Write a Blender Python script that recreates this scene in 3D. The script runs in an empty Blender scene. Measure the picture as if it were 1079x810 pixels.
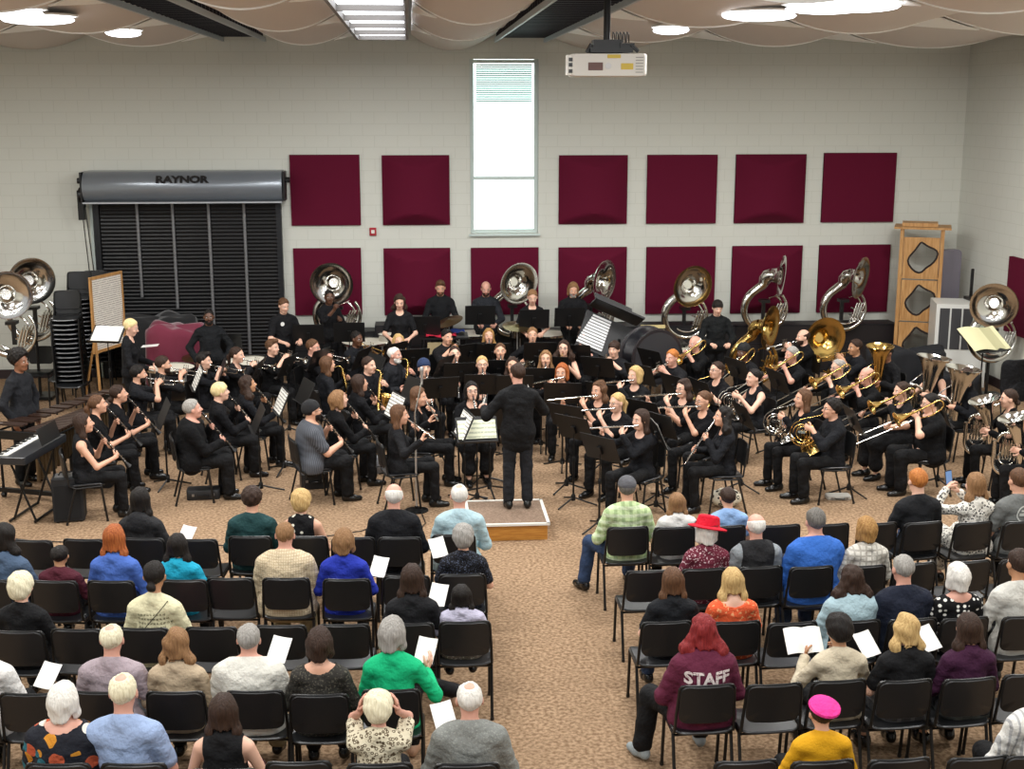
import bpy, math, random
import numpy as np
from mathutils import Vector, Matrix
random.seed(7)
PI = math.pi
C = bpy.context.scene.collection
V = Vector

# ---------------------------------------------------------------- camera
W_, H_ = 1079, 810
FPX = 1371.0
CAM = V((0, 0, 4.75))
PITCH = math.radians(12.2)
YAW = math.radians(4.45)
cf = V((math.sin(YAW)*math.cos(PITCH), math.cos(YAW)*math.cos(PITCH), -math.sin(PITCH)))
cr = V((math.cos(YAW), -math.sin(YAW), 0))
cu = cr.cross(cf)
def ray(x, y): return cf*FPX + cr*(x-W_/2) + cu*(H_/2-y)
def at_z(x, y, z=0.0):
    d = ray(x, y); return CAM + d*((z-CAM.z)/d.z)
def at_Y(x, y, Y):
    d = ray(x, y); return CAM + d*((Y-CAM.y)/d.y)
cam_d = bpy.data.cameras.new('camera'); cam = bpy.data.objects.new('camera', cam_d); C.objects.link(cam)
cam_d.sensor_width = 36; cam_d.lens = FPX/W_*36; cam_d.clip_end = 200
m = Matrix((cr, cu, -cf)).transposed().to_4x4(); m.translation = CAM; cam.matrix_world = m
bpy.context.scene.camera = cam

# ---------------------------------------------------------------- materials
def lin(c):
    if isinstance(c, str): c = tuple(int(c[i:i+2], 16) for i in (0, 2, 4))
    return tuple(((v/255+.055)/1.055)**2.4 if v > 10 else v/255/12.92 for v in c) + (1,)
_M = {}
def mat(name, col, rough=.6, metal=0, pat=None, col2=None, col3=None, s=30, emit=0, bump=0, spec=.5, alpha=1, trans=0, sheen=0):
    key = (name, str(col), rough, metal, pat, str(col2), str(col3), s, emit)
    if key in _M: return _M[key]
    mt = bpy.data.materials.new(name); mt.use_nodes = True
    nt = mt.node_tree; b = nt.nodes['Principled BSDF']; L = nt.links.new
    b.inputs['Base Color'].default_value = lin(col); b.inputs['Roughness'].default_value = rough
    b.inputs['Metallic'].default_value = metal; b.inputs['Specular IOR Level'].default_value = spec
    if sheen: b.inputs['Sheen Weight'].default_value = sheen
    if emit:
        b.inputs['Emission Color'].default_value = lin(col); b.inputs['Emission Strength'].default_value = emit
    if trans: b.inputs['Transmission Weight'].default_value = trans
    N = nt.nodes.new
    def math_(op, a, bb=None, c=None):
        n = N('ShaderNodeMath'); n.operation = op
        for i, v in enumerate((a, bb, c)):
            if v is None: continue
            if isinstance(v, (int, float)): n.inputs[i].default_value = v
            else: L(v, n.inputs[i])
        return n.outputs[0]
    def mix(f, a, c):
        n = N('ShaderNodeMix'); n.data_type = 'RGBA'
        if isinstance(f, (int, float)): n.inputs[0].default_value = f
        else: L(f, n.inputs[0])
        for i, v in ((6, a), (7, c)):
            if isinstance(v, (tuple, list)): n.inputs[i].default_value = v
            else: L(v, n.inputs[i])
        return n.outputs[2]
    tc = N('ShaderNodeTexCoord').outputs['Object']
    if pat or bump:
        sp = N('ShaderNodeSeparateXYZ'); L(tc, sp.inputs[0]); X, Y, Z = sp.outputs
    base = b.inputs['Base Color']
    c1 = lin(col); c2 = lin(col2) if col2 else c1; c3 = lin(col3) if col3 else c2
    def noise(scale, detail=3, dim=None):
        n = N('ShaderNodeTexNoise'); n.inputs['Scale'].default_value = scale; n.inputs['Detail'].default_value = detail
        L(tc, n.inputs['Vector']); return n.outputs[0]
    def voro(scale, rnd=1., feat='F1'):
        n = N('ShaderNodeTexVoronoi'); n.inputs['Scale'].default_value = scale; n.inputs['Randomness'].default_value = rnd
        n.feature = feat; L(tc, n.inputs['Vector']); return n
    if pat == 'noise':
        n = noise(s); f = math_('MULTIPLY_ADD', n, 3.0, -1.0); cl = math_('MINIMUM', math_('MAXIMUM', f, 0), 1); L(mix(cl, c1, c2), base)
    elif pat == 'carpet':
        f = math_('MULTIPLY_ADD', noise(s, 4), 4.0, -1.5); f = math_('MINIMUM', math_('MAXIMUM', f, 0), 1)
        g = math_('MULTIPLY_ADD', noise(1.3, 2), 1.6, -.3); g = math_('MINIMUM', math_('MAXIMUM', g, 0), 1)
        a = mix(f, c1, c2); L(mix(math_('MULTIPLY', g, .35), a, c3), base)
    elif pat == 'plaid':
        sx = math_('GREATER_THAN', math_('SINE', math_('MULTIPLY', X, s)), .25)
        sz = math_('GREATER_THAN', math_('SINE', math_('MULTIPLY', Z, s)), .25)
        a = mix(math_('MULTIPLY', sx, .6), c1, c2); L(mix(math_('MULTIPLY', sz, .6), a, c2 if not col3 else c3), base)
    elif pat == 'grid':
        sx = math_('GREATER_THAN', math_('SINE', math_('MULTIPLY', X, s)), .6)
        sz = math_('GREATER_THAN', math_('SINE', math_('MULTIPLY', Z, s)), .6)
        L(mix(math_('MULTIPLY', math_('MAXIMUM', sx, sz), .7), c1, c2), base)
    elif pat == 'stripe':
        sx = math_('GREATER_THAN', math_('SINE', math_('MULTIPLY', X, s)), .55); L(mix(sx, c1, c2), base)
    elif pat == 'vstripe':
        a = math_('ARCTAN2', X, math_('ADD', Y, .06)); L(mix(math_('GREATER_THAN', math_('SINE', math_('MULTIPLY', a, s)), .6), c1, c2), base)
    elif pat == 'dots':
        v = voro(s, .35); L(mix(math_('LESS_THAN', v.outputs['Distance'], .33), c1, c2), base)
    elif pat == 'leopard':
        v = voro(s, .9); d = v.outputs['Distance']
        r = math_('MULTIPLY', math_('GREATER_THAN', d, .22), math_('LESS_THAN', d, .42)); L(mix(r, c1, c2), base)
    elif pat == 'floral':
        v = voro(s, 1); d = v.outputs['Distance']; cr_ = N('ShaderNodeValToRGB'); cr_.color_ramp.interpolation = 'CONSTANT'
        sv = N('ShaderNodeSeparateColor'); L(v.outputs['Color'], sv.inputs[0]); L(sv.outputs[0], cr_.inputs[0])
        e = cr_.color_ramp.elements; e[0].color = c1; e[1].position = .35; e[1].color = c2
        for p, c in ((.55, c3), (.72, lin('d8d4c8')), (.86, lin('c05a3c'))):
            q = e.new(p); q.color = c
        L(mix(math_('GREATER_THAN', d, .55), cr_.outputs[0], c1), base)
    elif pat == 'zig':
        w = math_('SINE', math_('ADD', math_('MULTIPLY', Z, s), math_('MULTIPLY', math_('SINE', math_('MULTIPLY', X, s*.8)), 2.2)))
        n = math_('GREATER_THAN', math_('ADD', w, math_('MULTIPLY', noise(40), 1.0)), .6); L(mix(n, c1, c2), base)
    elif pat == 'speck':
        n = math_('GREATER_THAN', noise(s, 2), .60); L(mix(n, c1, c2), base)
    elif pat == 'wood':
        mp = N('ShaderNodeMapping'); L(tc, mp.inputs[0]); mp.inputs['Scale'].default_value = (1, 8, 8) if s < 0 else (8, 8, 1)
        n = N('ShaderNodeTexNoise'); n.inputs['Scale'].default_value = abs(s); L(mp.outputs[0], n.inputs['Vector']); n.inputs['Detail'].default_value = 5
        f = math_('MULTIPLY_ADD', n.outputs[0], 3.0, -1.0); f = math_('MINIMUM', math_('MAXIMUM', f, 0), 1); L(mix(f, c1, c2), base)
    elif pat == 'hairs':
        mp = N('ShaderNodeMapping'); L(tc, mp.inputs[0]); mp.inputs['Scale'].default_value = (1, 1, .12)
        n = N('ShaderNodeTexNoise'); n.inputs['Scale'].default_value = s; n.inputs['Detail'].default_value = 4; L(mp.outputs[0], n.inputs['Vector'])
        f = math_('MULTIPLY_ADD', n.outputs[0], 3.4, -1.2); f = math_('MINIMUM', math_('MAXIMUM', f, 0), 1); L(mix(f, c1, c2), base)
        bp = N('ShaderNodeBump'); bp.inputs['Strength'].default_value = .9; bp.inputs['Distance'].default_value = .012
        L(n.outputs[0], bp.inputs['Height']); L(bp.outputs[0], b.inputs['Normal'])
    elif pat == 'sheet':   # engraved staves on paper
        st = math_('GREATER_THAN', math_('SINE', math_('MULTIPLY', Z if s > 0 else Y, abs(s))), .35)
        nn = math_('GREATER_THAN', noise(60, 2), .42)
        L(mix(math_('MULTIPLY', math_('MULTIPLY', st, nn), .75), c1, c2), base)
    elif pat == 'block':   # painted concrete block: shallow joints
        mp = N('ShaderNodeMapping'); L(tc, mp.inputs[0]); mp.inputs['Rotation'].default_value = (PI/2, 0, 0) if s > 0 else (PI/2, 0, PI/2)
        cx = N('ShaderNodeCombineXYZ'); L(X if s > 0 else Y, cx.inputs[0]); L(Z, cx.inputs[1])
        br = N('ShaderNodeTexBrick'); L(cx.outputs[0], br.inputs['Vector']); br.inputs['Scale'].default_value = 1
        br.inputs['Brick Width'].default_value = .40; br.inputs['Row Height'].default_value = .20; br.inputs['Mortar Size'].default_value = .006
        br.inputs['Color1'].default_value = c1; br.inputs['Color2'].default_value = c1; br.inputs['Mortar'].default_value = c2
        n = math_('MULTIPLY', noise(2.2), .12); L(mix(n, br.outputs[0], c2), base)
        bp = N('ShaderNodeBump'); bp.inputs['Strength'].default_value = .05; bp.inputs['Distance'].default_value = .008
        L(math_('SUBTRACT', 1, br.outputs['Fac']), bp.inputs['Height']); L(bp.outputs[0], b.inputs['Normal'])
    if bump:
        n = noise(bump, 3); bp = N('ShaderNodeBump'); bp.inputs['Strength'].default_value = .5 if bump > 50 else .8; bp.inputs['Distance'].default_value = .01 if bump > 50 else .04
        L(n, bp.inputs['Height']); L(bp.outputs[0], b.inputs['Normal'])
    _M[key] = mt
    return mt

BLACKP = mat('black plastic', '141414', .38)
BLACKM = mat('black metal', '101010', .4, .3)
CHROME = mat('polished silver', 'd8d6d0', .14, 1)
STEEL = mat('grey steel', 'bcbcbc', .35, .8)
BRASS = mat('lacquered brass', 'd8b46c', .2, 1)
EBONY = mat('ebony wood', '161412', .35)
WHITE = mat('white plastic', 'e6e4dc', .5)
PAPER = mat('white paper', 'f2f0ea', .7)

# ---------------------------------------------------------------- objects
def tag(o, label=None, cat=None, group=None, kind=None):
    if label: o['label'] = label
    if cat: o['category'] = cat
    if group: o['group'] = group
    if kind: o['kind'] = kind
    return o
def empty(name, loc=(0, 0, 0), rz=0, label=None, cat=None, group=None):
    o = bpy.data.objects.new(name, None); C.objects.link(o); o.location = loc; o.rotation_euler = (0, 0, rz)
    o.empty_display_size = .1
    return tag(o, label, cat, group)
def link(name, me, mt=None, parent=None, loc=(0, 0, 0), rot=(0, 0, 0), scale=1):
    o = bpy.data.objects.new(name, me); C.objects.link(o)
    if parent: o.parent = parent
    o.location = loc; o.rotation_euler = rot
    o.scale = (scale,)*3 if isinstance(scale, (int, float)) else scale
    if mt is not None:
        if not me.materials: me.materials.append(mt)
        elif me.materials[0] is not mt:
            o.material_slots[0].link = 'OBJECT'; o.material_slots[0].material = mt
    return o
def copy_tree(o, parent=None):
    c = o.copy(); C.objects.link(c); c.parent = parent
    for ch in [x for x in o.children]:
        copy_tree(ch, c)
    return c

class MB:
    def __init__(s): s.v = []; s.f = []
    def add(s, vs, fs, M=None):
        o = len(s.v)
        s.v += [tuple(M @ V(p)) for p in vs] if M is not None else [tuple(p) for p in vs]
        s.f += [tuple(i+o for i in f) for f in fs]; return s
    def box(s, c, d, R=None):
        x, y, z = (k/2 for k in d)
        vs = [(-x,-y,-z),(x,-y,-z),(x,y,-z),(-x,y,-z),(-x,-y,z),(x,-y,z),(x,y,z),(-x,y,z)]
        M = Matrix.Translation(c) @ (R if R is not None else Matrix())
        return s.add(vs, [(0,3,2,1),(4,5,6,7),(0,1,5,4),(1,2,6,5),(2,3,7,6),(3,0,4,7)], M)
    def tube(s, path, rad, n=8, cap=True, M=None, flat=None):
        path = [V(p) for p in path]
        if isinstance(rad, (int, float)): rad = [rad]*len(path)
        k = len(path); vs = []; fs = []; up = None
        for i, p in enumerate(path):
            t = (path[min(i+1, k-1)]-path[max(i-1, 0)]).normalized()
            if up is None:
                up = V((0, 0, 1)) if abs(t.z) < .9 else V((0, 1, 0))
            u = (up - t*up.dot(t)).normalized(); w = t.cross(u); up = u
            for j in range(n):
                a = 2*PI*j/n; q = p+(u*math.cos(a)+w*math.sin(a))*rad[i]; vs.append(q)
        for i in range(k-1):
            for j in range(n):
                fs.append((i*n+j, i*n+(j+1) % n, (i+1)*n+(j+1) % n, (i+1)*n+j))
        if cap:
            fs.append(tuple(range(n-1, -1, -1))); fs.append(tuple((k-1)*n+j for j in range(n)))
        return s.add(vs, fs, M)
    def lathe(s, prof, n=20, M=None, cap=False):
        vs = []; fs = []; k = len(prof)
        for r, z in prof:
            for j in range(n):
                a = 2*PI*j/n; vs.append((r*math.cos(a), r*math.sin(a), z))
        for i in range(k-1):
            for j in range(n): fs.append((i*n+j, i*n+(j+1) % n, (i+1)*n+(j+1) % n, (i+1)*n+j))
        if cap:
            fs.append(tuple(range(n-1, -1, -1))); fs.append(tuple((k-1)*n+j for j in range(n)))
        return s.add(vs, fs, M)
    def ball(s, c, r, n=10, M=None):
        r = (r, r, r) if isinstance(r, (int, float)) else r
        vs = []; fs = []; k = n//2+1
        for i in range(k):
            p = PI*i/(k-1)
            for j in range(n):
                a = 2*PI*j/n; vs.append((c[0]+r[0]*math.sin(p)*math.cos(a), c[1]+r[1]*math.sin(p)*math.sin(a), c[2]+r[2]*math.cos(p)))
        for i in range(k-1):
            for j in range(n): fs.append((i*n+j, (i+1)*n+j, (i+1)*n+(j+1) % n, i*n+(j+1) % n))
        return s.add(vs, fs, M)
    def grid(s, fn, nu, nv, M=None):
        vs = [fn(i/nu, j/nv) for j in range(nv+1) for i in range(nu+1)]
        fs = [(j*(nu+1)+i, j*(nu+1)+i+1, (j+1)*(nu+1)+i+1, (j+1)*(nu+1)+i) for j in range(nv) for i in range(nu)]
        return s.add(vs, fs, M)
    def slab(s, fn, nu, nv, t, M=None):
        """thick sheet: fn(u,v) top surface, t = offset vector to the other side"""
        t = V(t); a = [V(fn(i/nu, j/nv)) for j in range(nv+1) for i in range(nu+1)]
        n0 = len(a); vs = a+[p+t for p in a]; fs = []
        I = lambda i, j: j*(nu+1)+i
        for j in range(nv):
            for i in range(nu):
                fs.append((I(i,j), I(i+1,j), I(i+1,j+1), I(i,j+1))); fs.append((n0+I(i,j), n0+I(i,j+1), n0+I(i+1,j+1), n0+I(i+1,j)))
        for i in range(nu):
            fs.append((I(i,0), n0+I(i,0), n0+I(i+1,0), I(i+1,0))); fs.append((I(i,nv), I(i+1,nv), n0+I(i+1,nv), n0+I(i,nv)))
        for j in range(nv):
            fs.append((I(0,j), I(0,j+1), n0+I(0,j+1), n0+I(0,j))); fs.append((I(nu,j), n0+I(nu,j), n0+I(nu,j+1), I(nu,j+1)))
        return s.add(vs, fs, M)
    def plate(s, w, h, t, r, bend=None, M=None, e=None):
        """rounded rectangular plate in XZ, thickness along Y, bend(x,z)->dy"""
        e = e if e is not None else min(t*.4, .008); out = []
        for cx, cz, a0 in ((w/2-r, h/2-r, 0), (-w/2+r, h/2-r, 90), (-w/2+r, -h/2+r, 180), (w/2-r, -h/2+r, 270)):
            for k in range(5):
                a = math.radians(a0+k*22.5); out.append((cx+r*math.cos(a), cz+r*math.sin(a)))
            # a few points on the straight run so a bend shows
            nx = {0: (-w/2+r, h/2), 90: (-w/2, -h/2+r), 180: (w/2-r, -h/2), 270: (w/2, h/2-r)}[a0]
            lx, lz = out[-1]
            for q in (.25, .5, .75): out.append((lx+(nx[0]-lx)*q, lz+(nx[1]-lz)*q))
        n = len(out); rings = [(0, -t/2), (.5, -t/2), (1-e/w*2, -t/2), (1, -t/2+e), (1, t/2-e), (1-e/w*2, t/2), (.5, t/2), (0, t/2)]
        vs = []; fs = []; idx = []
        for k, (sc, y) in enumerate(rings):
            if sc == 0: idx.append([len(vs)]*n); vs.append((0, y, 0))
            else: idx.append(list(range(len(vs), len(vs)+n))); vs += [(x*sc, y, z*sc) for x, z in out]
        if bend: vs = [(x, y+bend(x, z), z) for x, y, z in vs]
        for a, b in zip(idx, idx[1:]):
            for j in range(n):
                q = (a[j], a[(j+1) % n], b[(j+1) % n], b[j]); q = tuple(dict.fromkeys(q)); fs.append(q)
        return s.add(vs, fs, M)
    def mesh(s, name='mesh', sharp=38):
        me = bpy.data.meshes.new(name); me.from_pydata(s.v, [], s.f)
        me.polygons.foreach_set('use_smooth', [True]*len(me.polygons)); me.update()
        if sharp: me.set_sharp_from_angle(angle=math.radians(sharp))
        return me
    def build(s, name, mt, parent=None, loc=(0,0,0), rot=(0,0,0), scale=1, sharp=38):
        return link(name, s.mesh(name, sharp), mt, parent, loc, rot, scale)

def frame_from(z, up=(0, 0, 1)):
    """matrix whose local Z is z"""
    z = V(z).normalized(); u = V(up)
    if abs(z.dot(u)) > .98: u = V((0, 1, 0))
    x = u.cross(z).normalized(); y = z.cross(x)
    return Matrix((x, y, z)).transposed().to_4x4()
def RZ(a): return Matrix.Rotation(a, 4, 'Z')
def RX(a): return Matrix.Rotation(a, 4, 'X')
def RY(a): return Matrix.Rotation(a, 4, 'Y')
def T(*a): return Matrix.Translation(V(a if len(a) == 3 else a[0]))
def arc(c, r, a0, a1, n, ux=(1,0,0), uz=(0,0,1)):
    c, ux, uz = V(c), V(ux), V(uz)
    return [c+ux*(r*math.cos(math.radians(a0+(a1-a0)*i/n)))+uz*(r*math.sin(math.radians(a0+(a1-a0)*i/n))) for i in range(n+1)]
def text_mesh(txt, size, depth=.004, bold=0):
    cu_ = bpy.data.curves.new('text', 'FONT'); cu_.body = txt; cu_.size = size; cu_.extrude = depth; cu_.align_x = 'CENTER'; cu_.align_y = 'CENTER'; cu_.offset = bold
    cu_.resolution_u = 3
    o = bpy.data.objects.new('t', cu_); C.objects.link(o)
    bpy.context.view_layer.update()
    me = bpy.data.meshes.new_from_object(o.evaluated_get(bpy.context.evaluated_depsgraph_get()))
    bpy.data.objects.remove(o); me.materials.clear(); return me

# ---------------------------------------------------------------- distance-field figures
def A3(v): return np.array(v, dtype=np.float32)
def cap(a, b, ra, rb=None, n=None, k=1., sm=.03): return ('c', A3(a), A3(b), ra, ra if rb is None else rb, n if n is None else A3(n), k, sm)
def ell(c, r, R=None, sm=.02, op='u'): return ('e', A3(c), A3(r), R, sm, op)
def surf(prims, h, infl=0., cut=None, noise=None):
    lo = np.full(3, 9e9); hi = -lo
    for p in prims:
        if p[0] == 'c': pts = [p[1], p[2]]; r = max(p[3], p[4])
        else:
            if p[5] != 'u': continue
            pts = [p[1]]; r = float(p[2].max())
        for q in pts: lo = np.minimum(lo, q-r); hi = np.maximum(hi, q+r)
    lo -= infl+.03; hi += infl+.03
    n = np.ceil((hi-lo)/h).astype(int)+1
    ax = [(lo[i]+h*np.arange(n[i])).astype(np.float32) for i in range(3)]
    D = np.full(n, .5, np.float32)
    for p in prims:
        if p[0] == 'c': pl = np.minimum(p[1], p[2])-max(p[3], p[4]); ph = np.maximum(p[1], p[2])+max(p[3], p[4])
        else: pl = p[1]-p[2].max(); ph = p[1]+p[2].max()
        mg = .06+infl
        sl = [slice(max(0, int((pl[i]-mg-lo[i])/h)), min(n[i], int((ph[i]+mg-lo[i])/h)+2)) for i in range(3)]
        X = ax[0][sl[0]][:, None, None]; Y = ax[1][sl[1]][None, :, None]; Z = ax[2][sl[2]][None, None, :]
        d0 = D[sl[0], sl[1], sl[2]]
        if d0.size == 0: continue
        if p[0] == 'c':
            _, a, b, ra, rb, nn, k, sm = p
            px, py, pz = X-a[0], Y-a[1], Z-a[2]; ab = b-a
            if nn is not None:
                q = (px*nn[0]+py*nn[1]+pz*nn[2])*(k-1); px, py, pz = px+q*nn[0], py+q*nn[1], pz+q*nn[2]
                ab = ab+nn*float(ab@nn)*(k-1)
            L2 = float(ab@ab) or 1e-9
            t = np.clip((px*ab[0]+py*ab[1]+pz*ab[2])/L2, 0, 1)
            d = np.sqrt((px-t*ab[0])**2+(py-t*ab[1])**2+(pz-t*ab[2])**2)-(ra+t*(rb-ra))
            op = 'u'
        else:
            _, c, r, R, sm, op = p
            px, py, pz = X-c[0], Y-c[1], Z-c[2]
            if R is not None:
                Rn = np.array(R.to_3x3().transposed(), dtype=np.float32)
                px, py, pz = (Rn[i, 0]*px+Rn[i, 1]*py+Rn[i, 2]*pz for i in range(3))
            k0 = np.sqrt((px/r[0])**2+(py/r[1])**2+(pz/r[2])**2); k1 = np.sqrt((px/r[0]**2)**2+(py/r[1]**2)**2+(pz/r[2]**2)**2)+1e-6
            d = k0*(k0-1)/k1
        if op == 'u':
            hh = np.clip(.5+.5*(d0-d)/sm, 0, 1); D[sl[0], sl[1], sl[2]] = d0*(1-hh)+d*hh-sm*hh*(1-hh)
        else:
            D[sl[0], sl[1], sl[2]] = np.maximum(d0, -d)
    D -= infl
    X = ax[0][:, None, None]; Y = ax[1][None, :, None]; Z = ax[2][None, None, :]
    if noise is not None: D = D+noise(X, Y, Z).astype(np.float32)
    if cut is not None:
        for c in cut: D = np.maximum(D, c(X, Y, Z))
    D[0] = D[-1] = .1; D[:, 0] = D[:, -1] = .1; D[:, :, 0] = D[:, :, -1] = .1
    S = D < 0
    nc = n-1
    cnt = np.zeros(nc, np.float32); P = np.zeros((3, *nc), np.float32)
    idx = np.indices(nc).astype(np.float32)
    for axis in range(3):
        o1, o2 = [a for a in range(3) if a != axis]
        for i in (0, 1):
            for j in (0, 1):
                s0 = [slice(0, nc[q]) for q in range(3)]; s0[o1] = slice(i, i+nc[o1]); s0[o2] = slice(j, j+nc[o2])
                s1 = list(s0); s1[axis] = slice(1, 1+nc[axis])
                d0 = D[tuple(s0)]; d1 = D[tuple(s1)]; m_ = (d0 < 0) != (d1 < 0)
                t = np.where(m_, d0/np.where(m_, d0-d1, 1), 0)
                cnt += m_; P[axis] += t; P[o1] += m_*i; P[o2] += m_*j
    act = cnt > 0; ids = np.full(nc, -1, np.int64); na = int(act.sum()); ids[act] = np.arange(na)
    vs = np.stack([(idx[a][act]+P[a][act]/cnt[act])*h+lo[a] for a in range(3)], 1)
    fs = []
    for axis in range(3):
        o1, o2 = (axis+1) % 3, (axis+2) % 3
        s0 = [slice(1, nc[q]) for q in range(3)]; s0[axis] = slice(0, nc[axis]); s1 = list(s0); s1[axis] = slice(1, 1+nc[axis])
        a0 = S[tuple(s0)]; a1 = S[tuple(s1)]
        for flip, mm in ((False, a0 & ~a1), (True, ~a0 & a1)):
            w = np.argwhere(mm)
            if not len(w): continue
            w[:, o1] += 1; w[:, o2] += 1
            def g(i, j):
                q = w.copy(); q[:, o1] -= i; q[:, o2] -= j; return ids[q[:, 0], q[:, 1], q[:, 2]]
            qd = np.stack([g(1, 1), g(0, 1), g(0, 0), g(1, 0)], 1)
            fs.append(qd[:, ::-1] if flip else qd)
    return vs, np.concatenate(fs)
def np_mesh(name, vs, fs, mb=None):
    nv = len(vs); vs = np.asarray(vs, np.float64)
    if mb is not None and mb.v:
        me = bpy.data.meshes.new(name); me.from_pydata(vs.tolist()+mb.v, [], fs.tolist()+[tuple(i+nv for i in f) for f in mb.f])
    else:
        me = bpy.data.meshes.new(name); me.vertices.add(nv); me.vertices.foreach_set('co', vs.astype(np.float32).ravel())
        me.loops.add(fs.size); me.loops.foreach_set('vertex_index', fs.ravel().astype(np.int32))
        me.polygons.add(len(fs)); me.polygons.foreach_set('loop_start', np.arange(0, fs.size, 4, dtype=np.int32))
        me.update(calc_edges=True)
    me.polygons.foreach_set('use_smooth', np.ones(len(me.polygons), bool)); me.update()
    return me
# ---------------------------------------------------------------- people
def ik(S, Wt, L1, L2, pole):
    S, Wt = V(S), V(Wt); d = Wt-S; L = min(d.length, (L1+L2)*.995); u = d.normalized(); Wt = S+u*L
    a = (L1*L1-L2*L2+L*L)/(2*L); hh = math.sqrt(max(L1*L1-a*a, 0)); p = V(pole); p = (p-u*p.dot(u)).normalized()
    return S+u*a+p*hh, Wt
def fingers(mb, Wr, d, n, side, curl=.5, s=1.):
    """five separate bent fingers and a thumb leaving the side of the palm"""
    d = V(d).normalized(); n = V(n); n = (n-d*n.dot(d)).normalized(); l = d.cross(n)*side
    for i, ln in enumerate((.068, .078, .072, .056)):
        k = V(Wr)+d*(.078-.004*abs(i-1))*s+l*((.030-.020*i)*s)
        dd = d.copy(); p = [k-d*.02*s]; a = 0
        p.append(k)
        for j, f in enumerate((.45, .32, .23)):
            a += curl*(.7 if j == 0 else 1.); dd = d*math.cos(a)+n*math.sin(a); k = k+dd*ln*f*s; p.append(k)
        mb.tube(p, [.0095*s, .0095*s, .009*s, .008*s, .006*s], 6)
    k = V(Wr)+d*.022*s+l*.022*s; t = (d*.55+l*.75+n*.3).normalized(); q = k+t*.042*s; t2 = (d*.8+l*.2+n*.55).normalized()
    mb.tube([k, q, q+t2*.032*s, q+t2*.045*s], [.013*s, .011*s, .009*s, .006*s], 6)

HEADC = {}
def head_prims(Mh):
    R = Mh.to_3x3().to_4x4(); q = lambda *c: Mh @ V(c)
    P = [ell(q(0, -.012, .032), (.077, .096, .086), R, .02),
         ell(q(0, .022, -.035), (.061, .068, .082), R, .03),
         cap(q(-.018, .062, -.092), q(.018, .062, -.092), .020, sm=.025),
         cap(q(-.034, .077, .024), q(.034, .077, .024), .011, sm=.015),
         cap(q(-.038, .066, -.030), q(-.038, .066, -.030), .022, sm=.02), cap(q(.038, .066, -.030), q(.038, .066, -.030), .022, sm=.02),
         ell(q(-.032, .102, .004), (.017, .017, .011), R, .01, 's'), ell(q(.032, .102, .004), (.017, .017, .011), R, .01, 's'),
         cap(q(0, .088, .012), q(0, .110, -.026), .008, .013, sm=.012), cap(q(-.012, .098, -.030), q(.012, .098, -.030), .008, sm=.01),
         cap(q(-.019, .084, -.062), q(.019, .084, -.062), .0085, sm=.008),
         ell(q(-.079, -.004, -.008), (.011, .021, .032), R, .008), ell(q(.079, -.004, -.008), (.011, .021, .032), R, .008)]
    return P

BUILDS = {'m': dict(sw=.178, to=1.0, li=1.0, bust=0), 'f': dict(sw=.155, to=.87, li=.86, bust=1), 'h': dict(sw=.19, to=1.30, li=1.2, bust=0), 'hf': dict(sw=.175, to=1.22, li=1.15, bust=1)}
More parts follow.
